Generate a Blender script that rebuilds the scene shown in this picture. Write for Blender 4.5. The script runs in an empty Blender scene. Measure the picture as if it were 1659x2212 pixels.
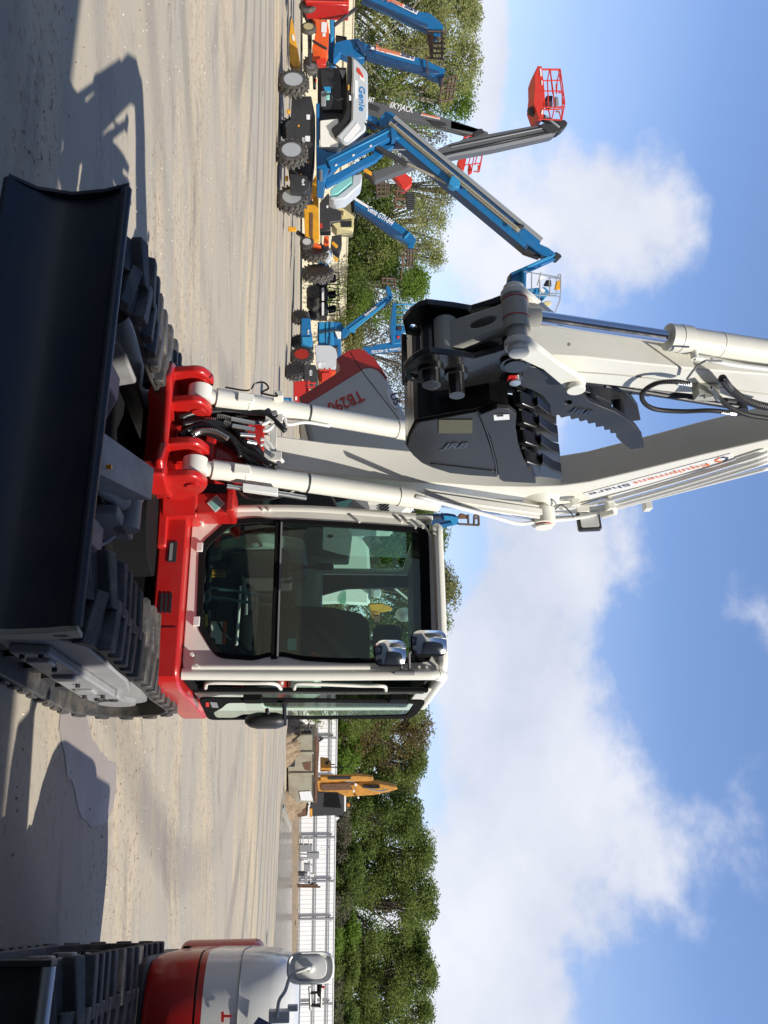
import bpy, bmesh, math, random
import numpy as np
from mathutils import Vector, Matrix
random.seed(7); rng=np.random.default_rng(7)
SC=bpy.context.scene; COL=SC.collection
PI=math.pi
# ---------------------------------------------------------------- camera geometry (photo measured on a 1659 x 2212 grid)
F=1864.; H=1.7; PITCH=math.atan(139/F); RHO=.014
_X=np.array([1,0,0.]); _U=np.array([0,-math.sin(PITCH),math.cos(PITCH)]); _W=np.array([0,math.cos(PITCH),math.sin(PITCH)])
EX=_U*math.cos(RHO)-_X*math.sin(RHO); EY=_X*math.cos(RHO)+_U*math.sin(RHO); CAM=np.array([0,0,H])
def ray(x,y): return _W*F+EX*(x-829)+EY*(y-1106)
def P(x,y,Y):
    d=ray(x,y); return CAM+d*Y/d[1]
def G(x,y,z=0.):
    d=ray(x,y); return CAM+d*(z-H)/d[2]
class Frame:
    def __init__(s,O,deg):
        p=math.radians(deg); s.R=np.array([math.cos(p),-math.sin(p),0]); s.B=np.array([math.sin(p),math.cos(p),0]); s.O=np.array([O[0],O[1],0.])
    def L(s,a,b,z): return s.O+a*s.R+b*s.B+np.array([0,0,z])
    def PA(s,x,y,a):
        d=ray(x,y); t=(a-(CAM-s.O)@s.R)/(d@s.R); q=CAM+d*t; return float((q-s.O)@s.B),float(q[2])
    def PB(s,x,y,b):
        d=ray(x,y); t=(b-(CAM-s.O)@s.B)/(d@s.B); q=CAM+d*t; return float((q-s.O)@s.R),float(q[2])
def Z(ox,oy,s): return lambda q:((ox+q[0]/s)/1.4756,(oy+q[1]/s)/1.4756)
# ---------------------------------------------------------------- materials
MATS={}
def newmat(n):
    m=bpy.data.materials.new(n); m.use_nodes=True; nt=m.node_tree; return m,nt,nt.nodes['Principled BSDF'],nt.nodes,nt.links
def paint(n,c,rough=.4,metal=0,dirt=.12,coat=0,bump=0,scale=6,spec=.5,dcol=None):
    m,nt,b,N,K=newmat(n)
    tc=N.new('ShaderNodeTexCoord'); no=N.new('ShaderNodeTexNoise'); no.inputs['Scale'].default_value=scale; no.inputs['Detail'].default_value=6; no.inputs['Roughness'].default_value=.65
    K.new(tc.outputs['Object'],no.inputs['Vector'])
    mr=N.new('ShaderNodeMapRange'); mr.inputs['From Min'].default_value=.45; mr.inputs['From Max'].default_value=.78; mr.inputs['To Min'].default_value=0; mr.inputs['To Max'].default_value=dirt*2.2
    K.new(no.outputs['Fac'],mr.inputs['Value'])
    mx=N.new('ShaderNodeMix'); mx.data_type='RGBA'; mx.inputs['A'].default_value=(*c,1); mx.inputs['B'].default_value=(*(dcol or (tuple(.55*k+.45*g for k,g in zip(c,(.2,.17,.13))) if max(c)>.1 else tuple(k*1.7+.006 for k in c))),1)
    K.new(mr.outputs['Result'],mx.inputs['Factor']); K.new(mx.outputs['Result'],b.inputs['Base Color'])
    r2=N.new('ShaderNodeMapRange'); r2.inputs['To Min'].default_value=max(.02,rough-.1); r2.inputs['To Max'].default_value=min(1,rough+.15)
    K.new(no.outputs['Fac'],r2.inputs['Value']); K.new(r2.outputs['Result'],b.inputs['Roughness'])
    b.inputs['Metallic'].default_value=metal; b.inputs['Coat Weight'].default_value=coat; b.inputs['Coat Roughness'].default_value=.08; b.inputs['Specular IOR Level'].default_value=spec
    if bump:
        n2=N.new('ShaderNodeTexNoise'); n2.inputs['Scale'].default_value=scale*12; K.new(tc.outputs['Object'],n2.inputs['Vector'])
        bp=N.new('ShaderNodeBump'); bp.inputs['Strength'].default_value=bump; bp.inputs['Distance'].default_value=.01; K.new(n2.outputs['Fac'],bp.inputs['Height']); K.new(bp.outputs['Normal'],b.inputs['Normal'])
    MATS[n]=m; return m
paint('cream',(.80,.785,.71),.38,dirt=.10,coat=.15)
paint('mirror_back',(.85,.85,.83),.3,dirt=.05)
paint('hood_white',(.80,.80,.77),.25,dirt=.04,coat=.4)
paint('lens_clear',(.82,.82,.8),.15,dirt=.02,bump=.5,scale=12)
paint('cream_grey',(.42,.42,.38),.45,dirt=.1)
paint('white',(.78,.78,.76),.4,dirt=.1)
paint('red',(.50,.013,.011),.34,dirt=.16,coat=.3)
paint('hood_grey',(.60,.60,.56),.3,dirt=.05,coat=.3)
paint('navy_black',(.014,.017,.030),.40,dirt=.35,spec=.5,coat=.1,dcol=(.040,.038,.038),scale=3,bump=.03)
paint('black_gloss',(.012,.012,.013),.28,dirt=.15,coat=.3,dcol=(.03,.03,.032),bump=.05)
paint('black_satin',(.019,.020,.023),.45,dirt=.25,dcol=(.05,.05,.052),bump=.05,scale=4)
paint('rubber',(.045,.045,.046),.55,dirt=.5,dcol=(.15,.13,.11),scale=7,bump=.3)
paint('rubber_dusty',(.07,.065,.058),.8,dirt=.4,dcol=(.2,.18,.15),scale=8,bump=.2)
paint('hose',(.012,.012,.013),.35,dirt=.05)
paint('frame_grey',(.30,.30,.31),.45,dirt=.25,dcol=(.14,.12,.1),scale=5)
paint('dark_grey',(.032,.032,.034),.5,dirt=.2)
paint('silver',(.62,.62,.60),.28,metal=.85,dirt=.05)
paint('chrome',(.85,.86,.88),.05,metal=1,dirt=.02)
paint('mirror',(.9,.92,.93),.02,metal=1,dirt=.0)
paint('blue',(.004,.13,.33),.42,dirt=.12,scale=3)
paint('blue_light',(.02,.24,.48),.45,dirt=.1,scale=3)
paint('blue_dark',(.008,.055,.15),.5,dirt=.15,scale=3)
paint('silver_hood',(.52,.55,.57),.35,dirt=.05,coat=.3)
paint('tan',(.36,.33,.25),.6,dirt=.3,scale=4)
paint('lift_grey',(.10,.105,.11),.5,dirt=.15,scale=3)
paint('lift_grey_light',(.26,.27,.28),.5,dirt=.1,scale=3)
paint('lift_red',(.62,.035,.02),.45,dirt=.15,scale=3)
paint('orange',(.75,.11,.02),.45,dirt=.12,scale=3)
paint('yellow',(.75,.36,.02),.5,dirt=.25,scale=3,dcol=(.2,.12,.05))
paint('cat_yellow',(.60,.28,.04),.5,dirt=.3,scale=3,dcol=(.12,.08,.04))
paint('pale_yellow',(.66,.58,.30),.5,dirt=.1,scale=3)
paint('rust',(.16,.08,.045),.8,dirt=.5,scale=4,dcol=(.06,.04,.03))
paint('fork_brown',(.13,.085,.06),.7,dirt=.5,scale=5,dcol=(.03,.028,.025))
paint('dumpster_tan',(.34,.32,.24),.7,dirt=.35,scale=1.4,dcol=(.2,.11,.06))
paint('fence_white',(.88,.88,.88),.45,dirt=.05,scale=.6,dcol=(.5,.42,.32))
paint('fence_beige',(.66,.60,.44),.6,dirt=.06,scale=.5)
paint('galv',(.30,.31,.33),.5,metal=.2,dirt=.2,scale=3)
paint('bark',(.13,.10,.075),.9,dirt=.4,scale=3,bump=.3)
paint('bark_pale',(.28,.25,.21),.9,dirt=.4,scale=3,bump=.3)
paint('concrete',(.42,.39,.33),.9,dirt=.3,scale=5,bump=.2)
paint('dirt',(.30,.22,.14),.95,dirt=.5,scale=3,bump=.6,dcol=(.12,.085,.055))
paint('sticker_white',(.8,.8,.8),.4,dirt=0)
paint('text_blue',(.02,.22,.55),.4,dirt=0)
paint('text_navy',(.02,.03,.10),.4,dirt=0)
paint('text_orange',(.75,.17,.03),.4,dirt=0)
paint('text_red',(.6,.02,.015),.4,dirt=0)
paint('seat_black',(.010,.010,.011),.9,dirt=.05,spec=.12)
paint('cab_grey',(.045,.048,.048),.7,dirt=.1,spec=.2)
paint('cab_light',(.30,.31,.30),.6,dirt=.05)
paint('lever_teal',(.10,.16,.18),.3,metal=.6,dirt=.05)
paint('amber',(.75,.25,.01),.3,dirt=0)
paint('olive_decal',(.10,.095,.06),.6,dirt=.1)
paint('teal_decal',(.25,.60,.55),.4,dirt=.1)
paint('lens',(.75,.75,.72),.12,metal=.4,dirt=.05,bump=.6,scale=10)
def glassmat(n,tint,refl=.12):
    m,nt,b,N,K=newmat(n); N.remove(b); out=N['Material Output']
    tr=N.new('ShaderNodeBsdfTransparent'); tr.inputs['Color'].default_value=(*tint,1)
    gl=N.new('ShaderNodeBsdfGlossy'); gl.inputs['Roughness'].default_value=.02; gl.inputs['Color'].default_value=(.9,1,.95,1)
    fr=N.new('ShaderNodeFresnel'); fr.inputs['IOR'].default_value=1.45
    mu=N.new('ShaderNodeMath'); mu.operation='MULTIPLY_ADD'; mu.inputs[1].default_value=1.0; mu.inputs[2].default_value=refl*.2; K.new(fr.outputs[0],mu.inputs[0])
    mx=N.new('ShaderNodeMixShader'); mn=N.new('ShaderNodeMath'); mn.operation='MINIMUM'; mn.inputs[1].default_value=.14; K.new(mu.outputs[0],mn.inputs[0]); K.new(mn.outputs[0],mx.inputs[0]); K.new(tr.outputs[0],mx.inputs[1]); K.new(gl.outputs[0],mx.inputs[2]); K.new(mx.outputs[0],out.inputs['Surface'])
    MATS[n]=m
glassmat('glass',(.52,.72,.63)); glassmat('glass_clear',(.78,.93,.87))
def leafmat(n,c1,c2):
    m,nt,b,N,K=newmat(n); out=N['Material Output']
    tc=N.new('ShaderNodeTexCoord'); no=N.new('ShaderNodeTexNoise'); no.inputs['Scale'].default_value=.55; no.inputs['Detail'].default_value=5; K.new(tc.outputs['Object'],no.inputs['Vector'])
    wn=N.new('ShaderNodeTexNoise'); wn.inputs['Scale'].default_value=3.5; K.new(tc.outputs['Object'],wn.inputs['Vector'])
    ad=N.new('ShaderNodeMath'); ad.operation='ADD'; K.new(no.outputs['Fac'],ad.inputs[0]); K.new(wn.outputs['Fac'],ad.inputs[1])
    mr=N.new('ShaderNodeMapRange'); mr.inputs['From Min'].default_value=.75; mr.inputs['From Max'].default_value=1.25; K.new(ad.outputs[0],mr.inputs['Value'])
    mx=N.new('ShaderNodeMix'); mx.data_type='RGBA'; mx.inputs['A'].default_value=(*c1,1); mx.inputs['B'].default_value=(*c2,1); K.new(mr.outputs['Result'],mx.inputs['Factor'])
    K.new(mx.outputs['Result'],b.inputs['Base Color']); b.inputs['Roughness'].default_value=.8; b.inputs['Specular IOR Level'].default_value=.12
    tl=N.new('ShaderNodeBsdfTranslucent'); K.new(mx.outputs['Result'],tl.inputs['Color'])
    ms=N.new('ShaderNodeMixShader'); ms.inputs[0].default_value=.55; K.new(b.outputs[0],ms.inputs[1]); K.new(tl.outputs[0],ms.inputs[2]); K.new(ms.outputs[0],out.inputs['Surface'])
    MATS[n]=m
leafmat('leaf_green',(.12,.175,.04),(.28,.34,.10))
leafmat('leaf_dark',(.09,.14,.04),(.23,.30,.08))
leafmat('leaf_bright',(.13,.22,.03),(.28,.40,.09))
leafmat('leaf_olive',(.18,.18,.07),(.36,.36,.15))
leafmat('leaf_pale',(.29,.31,.11),(.48,.50,.21))
leafmat('leaf_brown',(.14,.12,.045),(.30,.23,.10))
leafmat('leaf_grey',(.14,.13,.085),(.28,.26,.19))
# ---------------------------------------------------------------- mesh builder
CUR=[None,np.zeros(3)]
def props(o,label=None,cat=None,group=None,kind=None):
    for k,v in (('label',label),('category',cat),('group',group),('kind',kind)):
        if v: o[k]=v
    return o
def thing(name,loc,label,cat,group=None,kind=None):
    o=bpy.data.objects.new(name,None); COL.objects.link(o); o.location=loc; o.empty_display_size=.3
    CUR[0]=o; CUR[1]=np.array(loc,float); return props(o,label,cat,group,kind)
class MB:
    def __init__(s): s.v=[]; s.f=[]
    def add(s,v,f):
        n=len(s.v); s.v+= [tuple(map(float,q)) for q in v]; s.f+=[tuple(i+n for i in q) for q in f]; return s
    def prism(s,pts,d):          # pts 3D polygon, d extrusion vector
        n=len(pts); pts=[np.array(q,float) for q in pts]; d=np.array(d,float)
        # orient
        nr=np.zeros(3)
        for i in range(n): nr+=np.cross(pts[i],pts[(i+1)%n])
        if nr@d>0: pts=pts[::-1]
        v=pts+[q+d for q in pts]
        return s.add(v,[tuple(range(n)),tuple(range(2*n-1,n-1,-1))]+[(i,i+n,(i+1)%n+n,(i+1)%n) for i in range(n)])
    def box8(s,o,u,v,w):         # corner o and three edge vectors
        o,u,v,w=[np.array(q,float) for q in (o,u,v,w)]
        if np.cross(u,v)@w<0: u,v=v,u
        c=[o,o+u,o+u+v,o+v,o+w,o+u+w,o+u+v+w,o+v+w]
        return s.add(c,[(0,3,2,1),(4,5,6,7),(0,1,5,4),(1,2,6,5),(2,3,7,6),(3,0,4,7)])
    def cyl(s,p,q,r,r2=None,n=16,cap=True):
        p,q=np.array(p,float),np.array(q,float); r2=r if r2 is None else r2; d=q-p; d/=np.linalg.norm(d)+1e-9
        u=np.cross(d,(0,0,1) if abs(d[2])<.9 else (1,0,0)); u/=np.linalg.norm(u); w=np.cross(d,u)
        v=[p+r*(math.cos(t)*u+math.sin(t)*w) for t in np.linspace(0,2*PI,n,endpoint=False)]+[q+r2*(math.cos(t)*u+math.sin(t)*w) for t in np.linspace(0,2*PI,n,endpoint=False)]
        f=[(i,(i+1)%n,(i+1)%n+n,i+n) for i in range(n)]
        if cap: f+=[tuple(range(n-1,-1,-1)),tuple(range(n,2*n))]
        return s.add(v,f)
    def tube(s,pts,r,n=8,smooth=True):
        pts=[np.array(q,float) for q in pts]
        if smooth and len(pts)>2: pts=catmull(pts)
        k=len(pts); rr=r if hasattr(r,'__len__') else None; v=[];u=None
        for i in range(k):
            d=pts[min(i+1,k-1)]-pts[max(i-1,0)]; d/=np.linalg.norm(d)+1e-9
            if u is None: u=np.cross(d,(0,0,1) if abs(d[2])<.9 else (1,0,0))
            u=u-(u@d)*d; u/=np.linalg.norm(u)+1e-9; w=np.cross(d,u); R_=np.interp(i/(k-1),np.linspace(0,1,len(rr)),rr) if rr is not None else r
            v+=[pts[i]+R_*(math.cos(t)*u+math.sin(t)*w) for t in np.linspace(0,2*PI,n,endpoint=False)]
        f=[(i*n+j,i*n+(j+1)%n,(i+1)*n+(j+1)%n,(i+1)*n+j) for i in range(k-1) for j in range(n)]
        f+=[tuple(range(n-1,-1,-1)),tuple(range((k-1)*n,k*n))]
        return s.add(v,f)
    def loft(s,rings,cap=True):
        n=len(rings[0]); v=[q for r in rings for q in r]
        f=[(i*n+j,i*n+(j+1)%n,(i+1)*n+(j+1)%n,(i+1)*n+j) for i in range(len(rings)-1) for j in range(n)]
        if cap: f+=[tuple(range(n-1,-1,-1)),tuple(range((len(rings)-1)*n,len(rings)*n))]
        return s.add(v,f)
    def grid(s,rows):
        n=len(rows[0]); v=[q for r in rows for q in r]
        return s.add(v,[(i*n+j,i*n+j+1,(i+1)*n+j+1,(i+1)*n+j) for i in range(len(rows)-1) for j in range(n-1)])
    def build(s,name,mat,parent=None,smooth=False,bevel=0,label=None,cat=None,kind=None,group=None,top=False,recalc=True,solid=0,seg=2):
        me=bpy.data.meshes.new(name); org=CUR[1]
        if top: org=np.array(s.v).mean(0); org[2]=np.array(s.v)[:,2].min()
        me.from_pydata([tuple(np.array(q)-org) for q in s.v],[],s.f); me.materials.append(MATS[mat] if isinstance(mat,str) else mat)
        if recalc:
            bm=bmesh.new(); bm.from_mesh(me); bmesh.ops.recalc_face_normals(bm,faces=bm.faces); bm.to_mesh(me); bm.free()
        if smooth: me.shade_smooth() if smooth is True else me.shade_smooth()
        o=bpy.data.objects.new(name,me); COL.objects.link(o)
        if smooth=='auto' or bevel:
            me.shade_smooth()
            try: me.set_sharp_from_angle(angle=math.radians(38))
            except Exception: pass
        if top: o.location=org
        else: o.parent=parent or CUR[0]
        if solid:
            m=o.modifiers.new('s','SOLIDIFY'); m.thickness=solid; m.offset=0
        if bevel:
            m=o.modifiers.new('b','BEVEL'); m.width=bevel; m.segments=seg; m.limit_method='ANGLE'; m.angle_limit=math.radians(35); m.harden_normals=False
        return props(o,label,cat,group,kind)
def catmull(p,k=6):
    q=[2*p[0]-p[1]]+p+[2*p[-1]-p[-2]]; out=[]
    for i in range(1,len(q)-2):
        for t in np.linspace(0,1,k,endpoint=False):
            out.append(.5*((2*q[i])+(q[i+1]-q[i-1])*t+(2*q[i-1]-5*q[i]+4*q[i+1]-q[i+2])*t*t+(3*q[i]-q[i-1]-3*q[i+1]+q[i+2])*t**3))
    return out+[p[-1]]
def round_poly(pts,r,k=4):
    out=[]; n=len(pts); pts=[np.array(q,float) for q in pts]
    for i in range(n):
        a,b,c=pts[i-1],pts[i],pts[(i+1)%n]; la,lc=np.linalg.norm(a-b),np.linalg.norm(c-b); rr=min(r,la*.45,lc*.45)
        p,q=b+(a-b)/la*rr,b+(c-b)/lc*rr
        for t in np.linspace(0,1,k+1): out.append((1-t)**2*p+2*t*(1-t)*b+t*t*q)
    return [tuple(q) for q in out]
def plate(outlines,mapf,thick_vec,name,mat,parent=None,bevel=0,**kw):
    """flat plate with holes. outlines in 2D, mapf(u,v)->3D"""
    bm=bmesh.new(); edges=[]
    for pl in outlines:
        vs=[bm.verts.new((q[0],q[1],0)) for q in pl]
        edges+=[bm.edges.new((vs[i],vs[(i+1)%len(vs)])) for i in range(len(vs))]
    bmesh.ops.triangle_fill(bm,use_beauty=True,use_dissolve=False,edges=edges)
    r=bmesh.ops.extrude_face_region(bm,geom=bm.faces[:]); nv=[g for g in r['geom'] if isinstance(g,bmesh.types.BMVert)]
    s=set(nv); m=MB(); bm.verts.index_update(); tv=np.array(thick_vec,float)
    V=[]
    for v in bm.verts: V.append(np.array(mapf(v.co.x,v.co.y),float)+(tv if v in s else 0))
    bm.verts.ensure_lookup_table()
    m.add(V,[tuple(v.index for v in f.verts) for f in bm.faces]); bm.free()
    return m.build(name,mat,parent,bevel=bevel,**kw)
def text(word,p0,right,up,size,mat,parent,name='lettering',shear=0,thick=.002,fit=None,bold=0.):
    """flat letters; p0 baseline start, right/up unit vectors"""
    cu=bpy.data.curves.new('t','FONT'); cu.body=word; cu.size=1; cu.shear=shear; cu.offset=bold; cu.resolution_u=3; cu.extrude=0
    ob=bpy.data.objects.new('t',cu); COL.objects.link(ob); dg=bpy.context.evaluated_depsgraph_get(); me=bpy.data.meshes.new_from_object(ob.evaluated_get(dg)); bpy.data.objects.remove(ob); bpy.data.curves.remove(cu)
    co=np.array([v.co[:] for v in me.vertices]); x0,x1=co[:,0].min(),co[:,0].max()
    right=np.array(right,float); up=np.array(up,float); sx=fit/(x1-x0) if fit else size; nrm=np.cross(right,up); nrm/=np.linalg.norm(nrm)
    mb=MB(); mb.add([np.array(p0)+right*(c[0]-x0)*sx+up*c[1]*size+nrm*thick for c in co],[tuple(p.vertices) for p in me.polygons]); bpy.data.meshes.remove(me)
    return mb.build(name,mat,parent,recalc=False)
def unit(v): v=np.array(v,float); return v/np.linalg.norm(v)
# ================================================================ tracked excavators
def fcurve(fr,pts,a): return [fr.L(a,b,z) for b,z in pts]
def sideprism(fr,pts,a0,a1): # profile in (b,z), between a0 and a1
    m=MB(); return m.prism(fcurve(fr,pts,a0),fr.R*(a1-a0))
def boxf(m,fr,a0,a1,b0,b1,z0,z1): return m.box8(fr.L(a0,b0,z0),fr.R*(a1-a0),fr.B*(b1-b0),(0,0,z1-z0))
def xcyl(m,fr,b,z,a0,a1,r,n=20): return m.cyl(fr.L(a0,b,z),fr.L(a1,b,z),r,n=n)
def track(fr,a0,a1,side,root,lugmat='rubber',framemat='frame_grey'):
    """side=+1: outer face at a1"""
    bf,br,zc,r=.60,2.46,.385,.345
    def path(t,rad):   # t in metres along loop
        L1=br-bf; arc=PI*rad_c; tot=2*L1+2*arc; t%=tot
        if t<L1: return bf+t,zc-rad,0,-1
        t-=L1
        if t<arc: th=-PI/2+t/rad_c; return br+rad*math.cos(th),zc+rad*math.sin(th),math.cos(th),math.sin(th)
        t-=arc
        if t<L1:
            sag=.018*math.sin(t/L1*PI*2)**2; return br-t,zc+rad-sag,0,1
        t-=L1; th=PI/2+t/rad_c; return bf+rad*math.cos(th),zc+rad*math.sin(th),math.cos(th),math.sin(th)
    rad_c=r; tot=2*(br-bf)+2*PI*r
    m=MB(); n=84; ro=[];ri=[]
    ts=[tot*i/n for i in range(n)]
    rings=[]
    for t in ts:
        b,z,nb,nz=path(t,r); b2,z2=b-nb*.035,z-nz*.035
        rings.append([fr.L(a0+.01,b,z),fr.L(a1-.01,b,z),fr.L(a1-.01,b2,z2),fr.L(a0+.01,b2,z2)])
    rings.append(rings[0]); m.loft(rings,cap=False)
    nl=36; w=(a1-a0)
    for i in range(nl):
        for h in (0,1):
            t=tot*(i+.5*h)/nl; hw=.052; A0,A1=(a0,a0+w*.56) if h==0 else (a1-w*.56,a1)
            q=[]
            for dt,hh,sh in ((-hw,-.004,0),(hw,-.004,0),(hw*.62,.050,0),(-hw*.62,.050,0)):
                row=[]
                for A,sk in ((A0,0),(A1,0)):
                    skw=.03*(1 if ((A==a0)or(A==a1)) else -1)
                    b,z,nb,nz=path(t+dt+skw,r); row.append(fr.L(A,b+nb*hh,z+nz*hh))
                q.append(row)
            m.loft([[q[k][0] for k in range(4)],[q[k][1] for k in range(4)]])
        t=tot*(i+.25)/nl; b,z,nb,nz=path(t,r); c=(a0+a1)/2   # inner drive lug
        for s in (-1,1): m.box8(fr.L(c+s*.05-.012,b-nb*.03-nz*.03,z-nz*.03+nb*.03),fr.R*.024,np.array(fr.B)*(nz*.05)+np.array((0,0,-nb*.05)),np.array(fr.B)*(-nb*.05)+np.array((0,0,-nz*.05)))
    m.build('track_belt',lugmat,root,bevel=.006,seg=1)
    ao,ai=(a1,a0) if side>0 else (a0,a1); s=side
    fm=MB()
    prof=[(.70,.16),(2.30,.16),(2.38,.30),(2.30,.50),(1.9,.56),(.95,.56),(.72,.46),(.66,.30)]
    lo,hi=sorted((ai+s*.09,ao-s*.10)); fm.prism(fcurve(fr,prof,lo),fr.R*(hi-lo))
    prof2=[(.80,.22),(2.15,.22),(2.26,.33),(2.15,.44),(.85,.40)]
    fm.prism(fcurve(fr,prof2,ao-s*.10),fr.R*s*.05)
    for b in (1.0,1.45,1.9): boxf(fm,fr,min(ao-s*.06,ao-s*.03),max(ao-s*.06,ao-s*.03),b-.06,b+.06,.26,.38)
    boxf(fm,fr,min(ao-s*.12,ao-s*.045),max(ao-s*.12,ao-s*.045),2.14,2.34,.36,.46)
    tf=fm.build('track_frame',framemat,root,bevel=.012)
    km=MB()
    for b,z in ((.86,.27),(.86,.36),(1.2,.33),(1.68,.33),(2.08,.27),(2.08,.38),(2.2,.32)): xcyl(km,fr,b,z,min(ao-s*.052,ao-s*.03),max(ao-s*.052,ao-s*.03),.014,8)
    xcyl(km,fr,2.24,.41,min(ao-s*.05,ao-s*.035),max(ao-s*.05,ao-s*.035),.03,12); km.build('frame_bolt','dark_grey',tf)
    rm=MB()
    for b in (.92,1.24,1.56,1.88,2.18): xcyl(rm,fr,b,.13,(a0+a1)/2-.12,(a0+a1)/2+.12,.085)
    xcyl(rm,fr,1.5,.62,(a0+a1)/2-.08,(a0+a1)/2+.08,.05)
    rm.build('roller','dark_grey',root,smooth='auto')
    im=MB(); xcyl(im,fr,bf,zc,(a0+a1)/2-.05,(a0+a1)/2+.05,r-.05,28); xcyl(im,fr,bf,zc,(a0+a1)/2-.12,(a0+a1)/2+.12,.11); im.build('idler_wheel','dark_grey',root,smooth='auto')
    sm=MB(); xcyl(sm,fr,br,zc,(a0+a1)/2-.03,(a0+a1)/2+.03,r-.06,28); xcyl(sm,fr,br,zc,min(ao-s*.2,ao-s*.08),max(ao-s*.2,ao-s*.08),.19,24); xcyl(sm,fr,br,zc,min(ao-s*.1,ao-s*.05),max(ao-s*.1,ao-s*.05),.12,20)
    for k in range(16):
        th=k/16*2*PI; sm.cyl(fr.L((a0+a1)/2-.02,br+(r-.05)*math.cos(th),zc+(r-.05)*math.sin(th)),fr.L((a0+a1)/2+.02,br+(r-.05)*math.cos(th),zc+(r-.05)*math.sin(th)),.03,n=8)
    sm.build('drive_sprocket',framemat,root,smooth='auto')
def blade(fr,root,mat,a0=-1.08,a1=1.10,lit_capmat='tan'):
    prof=[(.03,.735),(.085,.66),(.125,.56),(.135,.46),(.115,.36),(.06,.27),(.0,.20)]
    back=[(b+.035,z) for b,z in prof]
    m=MB(); poly=prof+back[::-1]; m.prism(fcurve(fr,poly,a0),fr.R*(a1-a0))
    bl=m.build('dozer_blade',mat,root,bevel=.004)
    m=MB(); m.tube([fr.L(a0,.045,.735),fr.L(a1,.045,.735)],.026,n=14,smooth=False); m.build('top_rail',mat,bl,smooth='auto')
    m=MB(); m.prism(fcurve(fr,[(-.015,.19),(.035,.24),(.05,.235),(.0,.165)],a0),fr.R*(a1-a0)); m.build('cutting_edge',mat,bl)
    # stiffener box along the back top and ribs
    m=MB(); boxf(m,fr,a0+.02,a1-.02,.13,.22,.58,.70)
    for a in np.linspace(a0+.03,a1-.05,7): boxf(m,fr,a,a+.02,.165,.25,.28,.60)
    m.build('stiffener',mat,bl,bevel=.006)
    for a,s in ((a1,1),(a0,-1)):
        out=[(.02,.75),(.16,.735),(.20,.60),(.19,.36),(.08,.19),(-.01,.19),(.07,.30),(.10,.46),(.07,.62)]
        hole=[(.125+.022*math.cos(t),.655+.035*math.sin(t)) for t in np.linspace(0,2*PI,12,endpoint=False)]
        plate([out,hole],lambda u,v,a=a:fr.L(a,u,v),fr.R*s*.022,'end_plate',lit_capmat if s>0 else mat,bl,bevel=.003)  # right cap is tan to put the sunlight on it into its colour
def excav_base(fr,root,main):
    blade(fr,root,'navy_black' if main else 'black_satin')
    track(fr,-1.10,-.65,-1,root); track(fr,.65,1.10,1,root)
    m=MB(); boxf(m,fr,-.62,.62,.95,2.1,.22,.50); boxf(m,fr,-.66,.66,1.1,1.35,.26,.46); boxf(m,fr,-.66,.66,1.75,2.0,.26,.46)
    m.cyl(fr.L(.05,1.7,.48),fr.L(.05,1.7,.70),.34,n=36); m.build('car_body','seat_black',root,bevel=.01)  # dark undercarriage, blackened further for the shade under the deck
    m=MB(); boxf(m,fr,-.9,.9,1.75,3.0,.53,.70); m.build('shade_box','seat_black',root,bevel=.01)  # dark box added under the deck to stand in for shade
    for a in (-.36,.50):
        m=MB(); s=[(.19,.60),(.75,.62),(1.0,.50),(1.0,.34),(.70,.36),(.19,.40)]; m.prism(fcurve(fr,s,a-.07),fr.R*.14); m.build('blade_arm','frame_grey',root,bevel=.01)
# ---------------------------------------------------------------- the big one in front
E1=Frame((-.57,3.88),21); L=E1.L
AC=-.445
root=thing('tracked_excavator',L(0,1.6,0),'large white and red excavator, black toothed bucket raised in front','excavator')
EX1=root
excav_base(E1,root,True)
# blade lift cylinder cover and hose
m=MB(); m.prism([L(.12,.18,.60),L(.34,.18,.60),L(.24,.84,.78),L(.06,.84,.78)],(0,0,.045)); m.prism([L(.34,.18,.645),L(.34,.18,.55),L(.26,.80,.60),L(.24,.84,.82)],-E1.R*.02)
m.build('cylinder_cover','frame_grey',root,bevel=.004)
m=MB(); m.tube([L(.23,.30,.56),L(.23,.95,.66)],.055,n=14,smooth=False); xcyl(m,E1,.97,.68,.12,.36,.07); m.build('blade_cylinder','frame_grey',root,smooth='auto')
m=MB(); m.tube([L(.36,.22,.62),L(.44,.35,.60),L(.52,.6,.55),L(.50,.82,.58),L(.42,.9,.64)],.011,n=8); m.build('blade_hose','lift_grey_light',root,smooth=True)
m=MB(); boxf(m,E1,.30,.36,.75,1.15,.42,.68); boxf(m,E1,.08,.14,.75,1.15,.42,.72); boxf(m,E1,.42,.66,.7,.95,.38,.56); m.build('cylinder_bracket','frame_grey',root,bevel=.012)
m=MB()
for p in (L(.27,.35,.705),L(.2,.88,.80)): m.cyl(p,p+np.array((0,0,.025)),.012,n=8)
m.build('grease_nipple','amber',root)
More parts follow.
